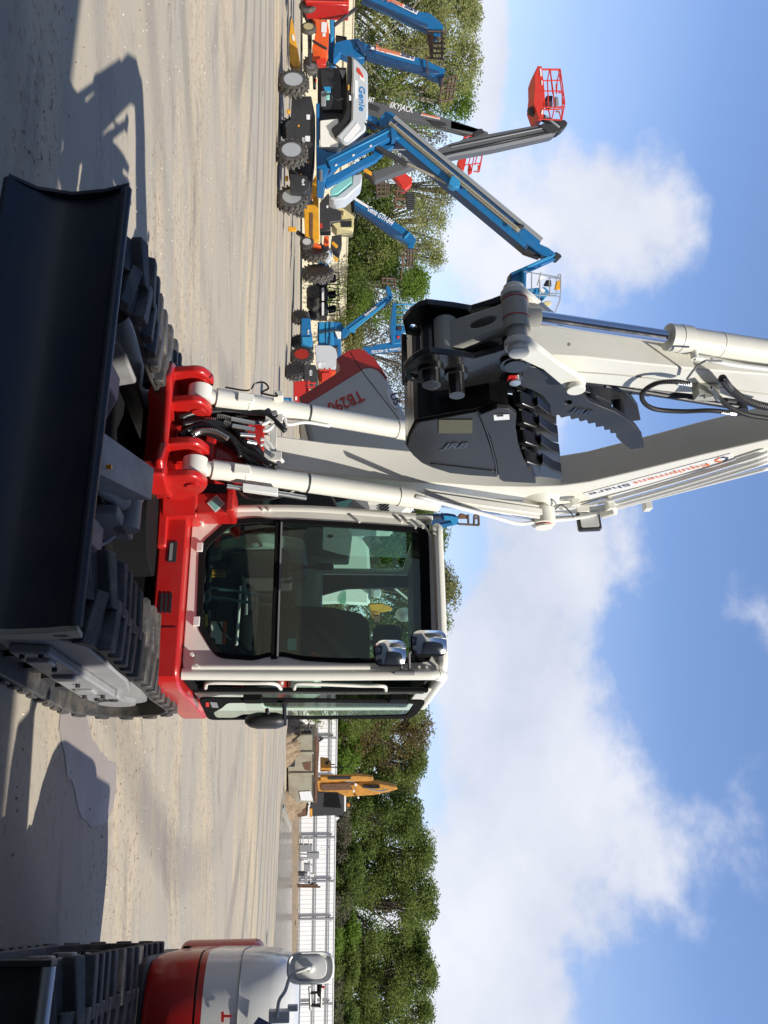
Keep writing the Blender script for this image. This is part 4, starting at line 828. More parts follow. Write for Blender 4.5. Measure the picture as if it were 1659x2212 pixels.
# ================================================================ machines in the background
class BG:
    """machine standing at distance Y; outlines measured with zoom function zf; every piece gets its own depth and thickness"""
    def __init__(s,name,label,cat,zf,Y,group=None,base=None):
        s.zf=zf; s.Y=Y; b=base or (0,0); x,y=zf(b) if base else (829,1106)
        q=P(x,y,Y); s.root=thing(name,(q[0],Y,0),label,cat,group); s.px=Y/F
    def q(s,p,dy=0.): x,y=s.zf(p); return P(x,y,s.Y+dy)
    def poly(s,name,mat,pts,t=.3,dy=0.,par=None,bevel=.02,r=0):
        if r: pts=round_poly(pts,r,3)
        v=[s.q(p) for p in pts]; return MB().prism([a+np.array((0,dy,0)) for a in v],(0,t,0)).build(name,mat,par or s.root,bevel=bevel,seg=1)
    def beam(s,name,mat,p0,p1,w,t=.3,dy=0.,par=None,w2=None,bevel=.015):   # w width in zoom px
        p0=np.array(p0,float);p1=np.array(p1,float);d=(p1-p0)/np.linalg.norm(p1-p0);n=np.array((-d[1],d[0])); w2=w if w2 is None else w2
        return s.poly(name,mat,[p0+n*w/2,p1+n*w2/2,p1-n*w2/2,p0-n*w/2],t,dy,par,bevel)
    def tubes(s,name,mat,lines,r,dy=0.,par=None,smooth=False,n=6):
        m=MB()
        for l in lines: m.tube([s.q(p[:2],dy+(p[2] if len(p)>2 else 0)) for p in l],r,n=n,smooth=smooth)
        return m.build(name,mat,par or s.root,smooth='auto')
    def wheel(s,c,R,w,dy=0.,ax=(-.42,-.9),rim='silver_hood',lug=True,par=None,tyre='rubber_dusty'):
        """c centre of the near face (zoom px), R metres"""
        cc=s.q(c,dy); ax=unit((ax[0],ax[1],0)); u=np.cross(ax,(0,0,1)); z=np.array((0,0,1.)); cc=np.array((cc[0],cc[1],R))if abs(cc[2]-R)<.25 else cc
        rings=[]
        for k,(o,r) in enumerate(((-.0,.62),(.0,.80),(-.03,.93),(-.08,.99),(-w+.08,.99),(-w+.03,.93),(-w,.8),(-w,.6))): rings.append([cc+ax*o+(u*math.cos(t)+z*math.sin(t))*R*r for t in np.linspace(0,2*PI,28,endpoint=False)])
        m=MB(); m.loft(rings,cap=False)
        if lug:
            nl=18
            for i in range(nl):
                for h in (0,1):
                    t=2*PI*(i+.5*h)/nl; o0,o1=((0,-w*.55) if h==0 else (-w*.45,-w)); row=[]
                    for o,dt in ((o0,0 if h==0 else .16),(o1,.16 if h==0 else 0)):
                        row.append([cc+ax*(o+.0)+(u*math.cos(t+dt+e)+z*math.sin(t+dt+e))*R*rr_ for e,rr_ in ((-.07,.97),(.07,.97),(.05,1.06),(-.05,1.06))])
                    m.loft(row)
        ty=m.build('tyre',tyre,par or s.root,smooth='auto')
        m=MB(); rg=[[cc+ax*o+(u*math.cos(t)+z*math.sin(t))*R*r for t in np.linspace(0,2*PI,24,endpoint=False)] for o,r in ((.005,.64),(.005,.60),(-.10,.55),(-.12,.28),(-.06,.24),(-.03,.22))]; m.loft(rg); m.build('rim',rim,ty,smooth='auto')
        return ty
    def word(s,w,p0,p1,h,mat,dy,par=None,shear=0,bold=.02):
        """baseline p0->p1 in zoom px, h metres"""
        a=s.q(p0);b=s.q(p1); a=a+np.array((0,dy,0)); b=b+np.array((0,dy,0)); r=unit(b-a); up=unit(np.cross((0,-1,0),r)); return text(w,a,r,up,h,mat,par or s.root,fit=np.linalg.norm(b-a),shear=shear,bold=bold)
def basket(s,par_mat,floor,back,top_off,depth=.9,rails=3,n=4,mat='lift_red',dy=0.,r=.022,name='platform'):
    """floor: two zoom points of the floor line (near edge), top_off: zoom offset of the top rail"""
    f0,f1=[np.array(q,float) for q in floor]; to=np.array(top_off,float)
    m=MB(); a=s.q(f0,dy);b=s.q(f1,dy); m.box8(a,b-a,(0,depth,0),(0,0,.10)); fl=m.build(name,par_mat,s.root,bevel=.01)
    L_=[]
    for k in range(rails+0):
        t=(k+1)/rails; A,B_=f0+to*t,f1+to*t
        L_+= [[(*A,0),(*B_,0)],[(*A,depth),(*B_,depth)],[(*A,0),(*A,depth)],[(*B_,0),(*B_,depth)]]
    for k in range(n+1):
        t=k/n; c=f0+(f1-f0)*t; L_+=[[(*c,0),(*(c+to),0)],[(*c,depth),(*(c+to),depth)]]
    s.tubes('guard_rail',mat,L_,r,dy,fl); return fl
z5_=Z(850,0,2.552); z6_=Z(850,150,2.552); z7_=Z(850,550,2.552); z8_=Z(850,800,2.552); zr_=Z(1450,150,4.1475); zb_=Z(1350,400,3.318); zd_=Z(850,2250,2.765); zf_=Z(850,2600,2.765)
# ---- big blue boom lift with silver hood
s=BG('boom_lift','big blue boom lift with raised silver hood, largest machine in the left row','boom lift',z6_,31.,base=(150,700))
s.poly('chassis','dark_grey',[(200,360),(360,360),(392,520),(385,800),(345,1130),(180,1150),(190,990),(165,900),(150,640),(190,560)],1.6,.35)
s.wheel((215,262),.545,.36,-.05); s.wheel((188,835),.545,.36,-.75); s.wheel((222,1215),.545,.36,.2); s.wheel((235,640),.5,.36,2.1)
s.poly('axle_box','dark_grey',[(190,1040),(330,1060),(330,1180),(300,1200),(190,1190)],.5,-.15)
s.word('4x4',(285,1085),(285,1140),.16,'sticker_white',-.17); s.word('505',(285,700),(285,745),.13,'sticker_white',.34)
s.poly('name_sticker','sticker_white',[(310,690),(350,690),(350,735),(312,735)],.01,.33,bevel=0); s.poly('name_sticker','sticker_white',[(320,515),(350,515),(350,555),(322,555)],.01,.33,bevel=0)
s.poly('lamp','yellow',[(160,495),(190,495),(190,525),(160,525)],.1,.1); s.poly('lamp','yellow',[(150,1045),(172,1045),(172,1085),(150,1085)],.1,.0)
s.poly('turntable','blue',[(400,430),(428,430),(428,790),(500,830),(600,835),(480,990),(462,1108),(405,1100),(400,800)],1.3,.25)
s.poly('engine_bay','dark_grey',[(412,105),(650,100),(655,500),(560,610),(430,600),(412,500)],1.1,.55)
s.poly('engine','black_satin',[(440,150),(600,130),(620,480),(450,470)],.5,.30)
for p,mt in (([(440,330),(480,330),(480,450),(440,450)],'lift_grey_light'),([(480,330),(510,330),(510,400),(480,400)],'teal_decal'),([(455,290),(520,290),(520,345),(470,330)],'blue_light'),([(590,150),(650,160),(620,230)],'lift_grey_light'),([(370,200),(400,200),(400,300),(375,300)],'dark_grey'),([(375,225),(405,225),(400,260),(378,260)],'lift_red')):
    s.poly('engine_part',mt,p,.2,.25)
s.poly('fuel_tank','cream',[(432,585),(580,570),(590,650),(585,805),(432,795)],.8,.1,r=12); 
s.poly('hood_trim','black_gloss',[(655,62),(700,90),(690,240),(684,480),(690,560),(610,700),(560,740),(520,665),(620,590),(648,500)],1.2,-.05,bevel=.04)
hd=s.poly('hood','silver_hood',[(690,80),(740,125),(820,215),(822,560),(800,690),(650,822),(560,742),(650,645),(686,600),(692,400),(684,380),(692,240)],1.3,-.12,bevel=.06)
s.poly('hood_window','lift_red',[(732,180),(752,192),(788,262),(778,268),(730,215)],.02,-.14,hd,bevel=0)
s.word('Genie',(750,335),(750,535),.30,'text_blue',-.13,hd,shear=.2)
for p in ([(750,225),(790,250),(790,305),(752,270)],[(712,280),(740,290),(738,435),(714,430)],[(668,405),(685,410),(685,450),(668,448)]): s.poly('name_sticker','sticker_white',p,.01,-.135,hd,bevel=0)
s.poly('name_sticker','sticker_white',[(735,625),(762,670),(690,760),(655,785),(628,780),(622,760)],.01,-.135,hd,bevel=0)
s.poly('lamp','yellow',[(655,310),(672,318),(668,360),(655,355)],.1,-.1,hd)
s.poly('rear_cover','silver_hood',[(505,1110),(575,1110),(700,1010),(705,930),(790,920),(785,1010),(650,1132),(560,1150),(520,1130)],1.,1.2,bevel=.05); s.poly('cover_shell','teal_decal',[(520,1060),(640,960),(700,935),(700,1000),(580,1100),(520,1105)],.3,1.15)
s.poly('tower','blue',[(820,528),(885,540),(912,570),(900,610),(810,598)],.5,.2); s.poly('tower','blue',[(905,592),(965,508),(1020,520),(1112,605),(1100,640),(1030,650),(960,662)],.6,.1); s.poly('tower_brace','blue_dark',[(790,640),(860,650),(900,720),(800,760),(770,720)],.4,.5)
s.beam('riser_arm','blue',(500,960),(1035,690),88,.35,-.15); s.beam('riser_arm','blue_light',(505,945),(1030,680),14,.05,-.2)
s.beam('riser_arm','blue',(470,1088),(895,862),60,.3,.25); s.beam('riser_arm','blue',(880,850),(1060,720),70,.3,.3)
s.poly('pivot_plate','blue',[(405,985),(480,965),(495,1005),(470,1112),(408,1105)],.5,-.2); s.tubes('pivot_pin','silver',[[(440,1003),(442,1085)]],.06,-.25)
s.poly('pivot_plate','blue',[(1000,670),(1040,690),(1060,740),(1080,765),(1010,770)],.5,-.25)
# boom along its whole length
d0=np.array(z6_((985,640))); 
def mid(p): return p
sb_=BG.__new__(BG); sb_.zf=lambda p:p; sb_.Y=31.; sb_.root=s.root; sb_.px=s.px
A0=np.array((842.,268.)); A1=np.array(zb_((1120,1215))); A2_=np.array(zb_((1330,1330)))
dv=(A1-A0)/np.linalg.norm(A1-A0); nv=np.array((-dv[1],dv[0])); 
if nv[0]<0: nv=-nv      # nv points to photo +x = up side
def strip(nm,mt,o0,o1,t,dy,e0=0,e1=0,par=None): return sb_.poly(nm,mt,[A0+dv*e0+nv*o0,A1+dv*e1+nv*o0,A1+dv*e1+nv*o1,A0+dv*e0+nv*o1],t,dy,par,bevel=.01)
bm1=strip('boom','blue_dark',-21,13,.62,-.05,-6,6)
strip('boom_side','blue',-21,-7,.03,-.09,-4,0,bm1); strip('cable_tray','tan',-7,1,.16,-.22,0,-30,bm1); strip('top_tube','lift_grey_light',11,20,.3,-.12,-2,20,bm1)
m=MB()
Ln_=np.linalg.norm(A1-A0); 
for i in range(75):
    c=A0+dv*(6+(Ln_-42)*i/75); a,b=P(*(c+nv*1.5),30.72),P(*(c+nv*6),30.72); m.box8(a,(b-a),(0,.08,0),P(*(c+dv*3.2+nv*1.5),30.72)-a)
m.build('drag_chain','tan',bm1)
s4=BG.__new__(BG); s4.zf=zb_; s4.Y=31.; s4.root=s.root; s4.px=s.px
s4.poly('boom_head','blue',[(985,1140),(1060,1060),(1130,1130),(1240,1210),(1220,1260),(1310,1300),(1390,1360),(1330,1400),(1260,1380),(1180,1330),(1100,1270),(1010,1200)],.5,-.1)
s4.poly('inner_boom','dark_grey',[(965,1190),(1010,1200),(1130,1300),(1250,1370),(1240,1385),(1080,1330),(1000,1250)],.4,.1); s4.poly('valve_box','dark_grey',[(960,1075),(1050,1065),(1045,1110),(975,1100)],.3,-.2)
s4.poly('wrist','dark_grey',[(1390,1340),(1440,1370),(1455,1395),(1420,1425),(1370,1400)],.5,-.1)
s4.poly('pivot_bracket','blue_light',[(262,610),(290,555),(330,590),(370,620),(360,690),(300,690),(250,660)],.4,-.35)
s4.tubes('cable_bracket','blue_light',[[(895,1050),(900,1085)],[(915,1055),(920,1090)],[(440,650),(445,690)],[(455,655),(455,690)]],.02,-.2)
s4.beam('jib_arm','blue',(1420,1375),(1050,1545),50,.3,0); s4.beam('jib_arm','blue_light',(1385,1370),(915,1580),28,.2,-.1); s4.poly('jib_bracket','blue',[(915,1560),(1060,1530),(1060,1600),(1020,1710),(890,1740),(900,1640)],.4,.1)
s4.poly('jib_foot','dark_grey',[(910,1570),(930,1590),(925,1630),(885,1650)],.3,-.1)
s6=s
s.beam('lift_cylinder','dark_grey',(890,810),(1140,950),34,.2,-.05); s.beam('cylinder_rod','tan',(1140,945),(1475,1108),16,.12,-.02); s.tubes('side_pipe','silver',[[(1020,835),(1155,832)]],.03,0)
pf=s4.poly('platform','blue',[(1025,1540),(1060,1545),(1055,1790),(1030,1785)],1.1,-.4)
s4.tubes('guard_rail','silver',[[(1060,1545),(1450,1610),(1445,1810),(1055,1780)],[(1060,1545,1.),(1400,1600,1.),(1400,1800,1.),(1055,1780,1.)],[(1225,1640),(1245,1605),(1430,1615),(1448,1640),(1445,1780),(1250,1775),(1228,1745),(1225,1640)],[(1200,1690),(1240,1550)],[(1230,1785),(1210,1880)],[(1440,1800),(1440,1850),(1385,1980)],[(1330,1600),(1330,1790)],[(1140,1560),(1140,1790)],[(1420,1610),(1425,1575),(1445,1575),(1450,1610)]],.022,-.4,pf)
s4.poly('control_box','blue_light',[(1085,1720),(1290,1700),(1350,1760),(1250,1860),(1100,1840)],.4,.1,pf); s4.poly('label_plate','sticker_white',[(1240,1700),(1290,1735),(1280,1770),(1230,1770)],.02,.06,pf,bevel=0); s4.poly('control_screen','black_satin',[(1290,1640),(1340,1640),(1345,1710),(1260,1700)],.1,-.1,pf); s4.poly('control_panel','yellow',[(1400,1650),(1445,1640),(1440,1740),(1380,1740)],.15,-.1,pf); s4.poly('manual_box','pale_yellow',[(1260,1870),(1340,1860),(1340,1900),(1300,1925),(1265,1900)],.1,-.1,pf)
s6=BG.__new__(BG); s6.zf=z6_; s6.Y=31.; s6.root=s.root; s6.px=s.px
s6.tubes('hydraulic_hose','hose',[[(820,600),(880,640),(930,660),(1000,650),(1060,620)],[(800,620),(870,690),(950,700),(1040,660)],[(600,840),(700,800),(800,740),(880,700)],[(470,170),(520,200),(500,260),(560,300)],[(450,400),(520,380),(560,430),(620,420)],[(480,150),(540,140),(600,180)]],.03,-.12,smooth=True)
for p in ((270,1000),(250,600),(330,900)): s6.poly('warning_sticker','yellow',[(p[0],p[1]),(p[0]+14,p[1]),(p[0]+14,p[1]+16),(p[0],p[1]+16)],.01,.32,bevel=0)
for p in ((560,985),(700,905),(840,830)): s6.poly('warning_sticker','sticker_white',[(p[0]-8,p[1]-12),(p[0]+10,p[1]-20),(p[0]+14,p[1]-8),(p[0]-4,p[1])],.01,-.17,bevel=0)
# ---- helper for plain telehandler/boom shapes
def forks(s,pts,mat='fork_brown',dy=-.2,bars=4,par=None,nm='fork_carriage'):
    a,b,c,d=[np.array(q,float) for q in pts]; Ls=[[tuple(a),tuple(b)],[tuple(b),tuple(c)],[tuple(c),tuple(d)],[tuple(d),tuple(a)]]
    for k in range(1,bars): t=k/bars; Ls.append([tuple(a+(b-a)*t),tuple(d+(c-d)*t)])
    return s.tubes(nm,mat,Ls,.045,dy,par)
GT='blue telehandler booms raised at the left'
# ---- telehandler 1 (upper left corner)
s=BG('telehandler','blue telehandler boom cut off at the photo corner, fork carriage hanging from its tip','telehandler',z5_,40.,base=(300,60),group=GT)
s.poly('boom','blue',[(770,-20),(990,-20),(1230,90),(1330,105),(1400,165),(1436,205),(1430,255),(1345,250),(1310,235),(1140,160),(1000,85)],.5,0,bevel=.03)
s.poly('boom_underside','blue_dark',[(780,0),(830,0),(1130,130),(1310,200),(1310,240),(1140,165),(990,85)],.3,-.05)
st=s.poly('sticker','sticker_white',[(940,-10),(975,-20),(1232,95),(1218,125)],.01,-.07,bevel=0); s.word('Equipment',(905,-15),(1105,66),.30,'text_orange',-.09,st); s.word('Share',(1115,70),(1215,113),.30,'text_navy',-.09,st)
s.tubes('fork_carriage','fork_brown',[[(1305,255),(1465,260)],[(1350,258),(1345,470)],[(1420,258),(1425,480)],[(1300,470),(1445,480)],[(1305,255),(1335,470)],[(1345,310),(1450,312)],[(1345,350),(1450,352)],[(1345,390),(1445,395)],[(1345,430),(1445,435)]],.05,-.1)
s.poly('fork_back','rust',[(1318,280),(1345,285),(1340,450),(1325,455)],.15,-.1); s.poly('tilt_link','blue',[(1350,255),(1400,260),(1390,310),(1355,320)],.3,-.05)
s.poly('cab','black_satin',[(560,190),(600,170),(650,200),(665,350),(640,360),(570,300)],.1,1.2); s.poly('body','blue',[(520,20),(555,20),(555,200),(530,330),(520,330)],.8,.5); s.wheel((390,60),.55,.4,.6,rim='dark_grey')
# ---- telehandler 2
s=BG('telehandler','blue telehandler with white lettered boom raised beside the silver hooded lift','telehandler',z5_,38.,base=(340,420),group=GT)
s.poly('boom','blue',[(790,345),(840,365),(1205,460),(1290,480),(1360,520),(1452,560),(1440,625),(1400,640),(1330,610),(1290,580),(1120,520),(800,440),(720,400),(735,330)],.5,0,bevel=.03)
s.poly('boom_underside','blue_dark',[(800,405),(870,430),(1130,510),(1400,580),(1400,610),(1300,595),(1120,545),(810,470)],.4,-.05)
s.poly('mast_base','blue',[(540,380),(560,330),(650,310),(750,300),(770,380),(800,460),(700,470),(600,420),(540,480)],.6,.1,bevel=.03); s.poly('cylinder','blue_dark',[(720,345),(790,340),(805,460),(770,440)],.3,-.08)
st=s.poly('sticker','sticker_white',[(845,373),(1203,470),(1195,503),(835,402)],.01,-.07,bevel=0); s.word('Equipment',(882,410),(1085,463),.30,'text_orange',-.09,st); s.word('Share',(1085,463),(1192,493),.30,'text_navy',-.09,st); gear(s.q((862,398),-.09),np.array((1,0,0)),np.array((0,0,1)),.17,'text_navy',st)
s.tubes('fork_carriage','fork_brown',[[(1430,640),(1400,830)],[(1430,640),(1540,618)],[(1540,618),(1510,805)],[(1400,830),(1510,805)],[(1430,700),(1530,680)],[(1420,740),(1522,725)],[(1480,630),(1455,815)],[(1510,622),(1480,812)]],.05,-.15); s.poly('fork','rust',[(1285,450),(1298,450),(1312,635),(1303,600)],.1,-.2); s.poly('tilt_link','blue_dark',[(1395,620),(1430,640),(1440,690),(1400,680)],.3,-.05)
s.poly('cab','black_satin',[(560,190),(655,205),(660,290),(665,370),(640,360),(640,300),(590,295),(640,285),(640,215),(590,205)],.5,.9); s.poly('body','blue',[(500,200),(555,240),(560,480),(540,490),(500,470)],.8,.6)
s.wheel((400,500),.55,.4,.5,rim='dark_grey')
# ---- dark grey boom with red platform (lower reach)
s=BG('boom_lift','dark grey lettered boom lift whose small red basket hangs behind the blue boom','boom lift',z6_,44.,base=(300,900),group='grey boom lifts with red baskets')
s.poly('boom','lift_grey',[(790,420),(1010,475),(1440,570),(1800,690),(1800,745),(1460,655),(1350,620),(1180,585),(930,540),(780,500)],.5,0,bevel=.03); 
s.word('SKYJACK',(995,492),(1190,540),.42,'sticker_white',-.04,shear=.2); s.word('66T',(822,445),(870,458),.38,'sticker_white',-.04)
s.poly('sticker','sticker_white',[(1258,540),(1408,575),(1405,592),(1250,557)],.01,-.03,bevel=0); s.word('EquipmentShare',(1256,553),(1402,588),.17,'text_orange',-.06)
s.poly('boom_tray','dark_grey',[(820,465),(890,480),(920,500),(910,535),(880,520),(820,500)],.2,-.1); s.poly('boom_bracket','dark_grey',[(1300,600),(1440,620),(1458,630),(1455,655),(1390,650)],.2,-.1)
s2=BG.__new__(BG); s2.zf=zr_; s2.Y=44.; s2.root=s.root; s2.px=s.px
s2.poly('boom_tip','lift_grey',[(-60,975),(0,985),(100,1020),(330,1085),(240,1130),(-60,1080)],.5,0); s2.poly('wrist','dark_grey',[(320,1080),(360,1085),(385,1130),(370,1160),(240,1190),(250,1140)],.4,-.05)
s2.poly('platform','lift_red',[(120,1165),(160,1170),(160,1250),(100,1250)],.8,.1)
pl=s2.poly('platform_floor','lift_red',[(65,1430),(165,1420),(125,1610),(100,1620),(40,1550)],.8,.1)
s2.tubes('guard_rail','lift_red',[[(160,1180),(380,1160)],[(380,1160),(370,1380)],[(370,1375),(320,1640)],[(165,1440),(355,1435)],[(130,1560),(330,1535)],[(205,1440),(175,1550)],[(250,1440),(215,1650)],[(290,1440),(260,1560)],[(320,1380),(320,1440)],[(240,1640),(310,1655)],[(300,1560),(320,1650)],[(330,1540),(290,1640)],[(355,1435),(310,1650)]],.03,.1,pl); s2.poly('control_box','lift_red',[(190,1530),(220,1540),(235,1640),(190,1660),(180,1600)],.2,.2,pl); s2.poly('label_plate','sticker_white',[(185,1400),(250,1395),(240,1420),(190,1420)],.02,.05,pl,bevel=0)
# ---- grey boom lift with high red basket
s=BG('boom_lift','dark grey boom lift holding the highest red basket in the sky','boom lift',zr_,37.,base=(-1500,1700),group='grey boom lifts with red baskets')
bm2=s.poly('boom','lift_grey',[(-1100,1640),(-500,1470),(-60,1270),(60,1240),(110,1210),(1130,1020),(1280,1050),(1330,1150),(1270,1180),(500,1350),(0,1440),(-500,1560),(-1060,1760)],.55,0,bevel=.03)
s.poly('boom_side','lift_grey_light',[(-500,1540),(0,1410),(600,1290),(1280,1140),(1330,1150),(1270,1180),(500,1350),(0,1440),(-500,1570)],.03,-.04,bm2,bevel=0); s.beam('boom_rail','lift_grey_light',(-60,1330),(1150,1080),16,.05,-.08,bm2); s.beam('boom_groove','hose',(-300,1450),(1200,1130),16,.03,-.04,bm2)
s.poly('boom_head','dark_grey',[(1110,1060),(1150,1020),(1280,1020),(1380,1060),(1400,1080),(1370,1130),(1300,1150),(1220,1140)],.6,-.1)
s.poly('wrist','dark_grey',[(1330,960),(1440,975),(1475,1005),(1475,1040),(1420,1100),(1350,1150),(1390,1080),(1370,1030),(1250,960)],.5,-.1); s.beam('jib_link','lift_grey_light',(1180,930),(1370,1075),30,.2,-.15); s.beam('jib_arm','dark_grey',(1000,810),(1340,990),60,.3,.1)
s.poly('jib_foot','dark_grey',[(965,800),(1040,770),(1060,850),(990,850)],.3,0)
pl=s.poly('platform_floor','lift_red',[(1075,280),(1128,282),(1160,520),(1175,740),(1150,960),(1090,962),(1075,920),(1020,760),(1040,560),(1035,400)],1.2,-.2,bevel=.01)
s.tubes('guard_rail','lift_red',[[(1130,290),(1390,293)],[(1390,290),(1450,740)],[(1450,740),(1410,960)],[(1410,965),(1110,950)],[(1140,445),(1415,440)],[(1165,580),(1430,582)],[(1180,795),(1450,800)],[(1255,285),(1300,620)],[(1300,620),(1310,820)],[(1310,820),(1280,950)],[(1250,300),(1220,440)],[(1220,440),(1235,790)],[(1385,300),(1350,440)],[(1350,440),(1340,620)],[(1335,490),(1340,610)],[(1365,600),(1420,605)],[(1420,605),(1410,960)],[(1175,740),(1180,800)],[(1230,820),(1260,930)],[(1380,860),(1400,960)],
  [(1395,330),(1400,420),(1385,415),(1375,330)],[(1440,660),(1440,760),(1425,750),(1415,680)],[(1360,790),(1450,790)],[(1150,830),(1400,820)]],.028,-.2,pl)
s.tubes('guard_rail','lift_red',[[(1130,300),(1370,305)],[(1370,305),(1430,740)],[(1255,300),(1290,620)]],.026,.9,pl)
s.poly('control_box','dark_grey',[(1215,625),(1300,625),(1295,700),(1210,700)],.3,.1,pl); s.poly('control_cover','lift_grey_light',[(1210,700),(1300,700),(1300,780),(1230,790)],.3,.1,pl); s.poly('control_panel','galv',[(1330,635),(1370,640),(1385,760),(1340,770)],.2,.1,pl); s.poly('label_plate','sticker_white',[(1102,318),(1120,320),(1132,418),(1110,415)],.02,-.23,pl,bevel=0); s.poly('label_plate','sticker_white',[(1120,475),(1135,475),(1140,535),(1125,530)],.02,-.23,pl,bevel=0); s.poly('label_plate','sticker_white',[(1130,862),(1150,865),(1140,925),(1120,915)],.02,-.23,pl,bevel=0); s.poly('manual_box','sticker_white',[(1325,840),(1390,865),(1385,880),(1330,865)],.1,-.1,pl); s.poly('lamp','yellow',[(1210,810),(1235,810),(1235,835),(1215,840)],.1,-.1,pl)
# ---- red telehandler boom
s=BG('telehandler','red telehandler boom reaching down with empty fork carriages behind the blue lift','telehandler',z6_,43.,base=(300,1000))
s.poly('boom','lift_red',[(970,980),(1010,970),(1060,1020),(1090,975),(1120,980),(1140,1040),(1180,1060),(1180,1110),(1130,1160),(1090,1170),(1095,1130),(1040,1060)],.5,0,bevel=.03); s.poly('mast','dark_grey',[(790,1010),(870,1020),(900,1000),(930,1040),(930,1100),(880,1090)],.4,.2); s.poly('lamp','yellow',[(785,980),(805,975),(870,1020),(860,1040),(790,1005)],.2,.1)
s.tubes('fork_carriage','fork_brown',[[(890,1110),(900,1220)],[(890,1110),(990,1110)],[(990,1110),(990,1210)],[(900,1215),(990,1205)],[(925,1110),(925,1210)],[(960,1110),(960,1205)],[(895,1140),(990,1140)],[(895,1175),(990,1170)]],.05,0); s.tubes('fork_carriage','rust',[[(1050,1165),(1060,1230)],[(1060,1165),(1120,1170)],[(1040,1230),(1130,1235)],[(1050,1300),(1120,1300)],[(1040,1230),(1050,1310)]],.07,0); s.tubes('back_rest','dark_grey',[[(1135,1180),(1145,1320)],[(1195,1180),(1190,1320)]]+[[(1140,y),(1192,y)] for y in range(1190,1325,16)],.05,0)
# ---- cream machine
s=BG('compact_machine','cream boxed machine with red and black engine cover behind the yellow trailer','loader',z7_,46.,base=(300,300))
s.poly('body','pale_yellow',[(555,130),(640,110),(672,110),(690,330),(715,320),(700,470),(610,465),(590,400),(605,370),(600,320),(540,300)],1.2,0,bevel=.03)
s.poly('end_frame','pale_yellow',[(525,420),(705,385),(705,465),(570,465)],1.3,-.1); s.poly('end_opening','black_satin',[(600,405),(690,398),(688,450),(605,450)],.02,-.13,bevel=0)
s.poly('engine_cover','dark_grey',[(430,260),(500,180),(540,290),(600,330),(605,410),(520,420),(520,490),(430,490)],.8,-.3,bevel=.04); s.poly('red_band','lift_red',[(500,290),(545,130),(552,180),(540,300),(520,300)],.5,-.25); s.poly('name_sticker','sticker_white',[(520,260),(540,180),(545,200),(538,290)],.02,-.28,bevel=0); s.poly('red_sticker','lift_red',[(435,430),(450,430),(450,470),(435,470)],.02,-.33,bevel=0); s.poly('name_sticker','sticker_white',[(485,285),(500,285),(498,305),(485,305)],.02,-.33,bevel=0)
s.beam('top_beam','black_satin',(680,40),(705,310),22,.6,.2); s.wheel((260,260),.6,.4,0,rim='dark_grey'); s.poly('body_panel','teal_decal',[(510,10),(560,0),(540,80),(505,80)],.2,.3)
for p in ((620,275),(625,335)): s.tubes('cover_plate','pale_yellow',[[(p[0]-3,p[1]),(p[0]+3,p[1])]],.12,-.02,n=12)
# ---- yellow trailer
s=BG('equipment_trailer','yellow channel frame trailer with small white wheel in front of the cream machine','trailer',z7_,36.,base=(200,450))
s.poly('frame_rail','yellow',[(300,260),(420,260),(428,550),(372,552),(370,530),(350,530),(310,520)],.4,0,bevel=.02); s.poly('frame_channel','rust',[(350,330),(375,330),(372,530),(350,525)],.05,-.03,bevel=0); s.poly('frame_rail','yellow',[(330,150),(345,60),(420,-60),(420,260),(375,260),(375,150)],.4,.6); s.poly('drawbar','yellow',[(172,443),(240,450),(240,480),(175,482)],.15,-.1); s.beam('jack','dark_grey',(240,465),(330,520),30,.2,.2)
s.wheel((325,562),.28,.15,-.1,rim='white'); s.poly('frame_end','yellow',[(360,90),(420,90),(425,160),(345,150)],.3,.3)
# ---- yellow ramp at far left
s=BG('loading_ramp','long yellow tapered ramp lying left of the front silver wheel','ramp',z5_,33.,base=(190,300)); s.poly('side_plate','yellow',[(195,150),(205,150),(232,300),(275,540),(210,540),(182,500),(182,300)],.35,0,bevel=.01); s.poly('name_sticker','sticker_white',[(203,285),(215,280),(228,320),(222,340),(208,325)],.01,-.02,bevel=0); s.poly('cross_beam','yellow',[(195,500),(275,500),(275,560),(200,560)],1.2,.4)
# ---- orange compressor / machine
s=BG('compressor','orange boxy machine with pale wheel parked left of the silver hooded lift','machine',z5_,37.,base=(300,250))
s.poly('body','orange',[(365,150),(490,165),(505,250),(495,400),(365,400),(400,260),(395,170)],1.,0,bevel=.04,r=15); s.poly('sticker','sticker_white',[(445,180),(490,185),(485,268),(442,262)],.01,-.02,bevel=0); s.poly('sticker','sticker_white',[(452,270),(478,270),(478,298),(452,298)],.01,-.02,bevel=0)
s.wheel((338,215),.34,.2,-.1,rim='pale_yellow',lug=False); s.poly('base_frame','dark_grey',[(330,240),(365,240),(360,520),(335,520)],.6,.1); s.wheel((360,540),.32,.2,.2,rim='lift_grey_light',lug=False); s.poly('engine','dark_grey',[(310,50),(400,40),(490,60),(480,140),(380,150),(320,150)],.8,.2,bevel=.04); s.poly('engine_cover','galv',[(345,60),(390,60),(395,120),(350,130)],.4,0); s.beam('tilt_strut','dark_grey',(370,340),(490,410),14,.1,-.15); s.poly('side_panel','blue_light',[(510,60),(550,60),(545,260),(520,280)],.3,.4); s.poly('red_frame','lift_red',[(400,440),(480,430),(480,490),(400,480)],.4,.4)
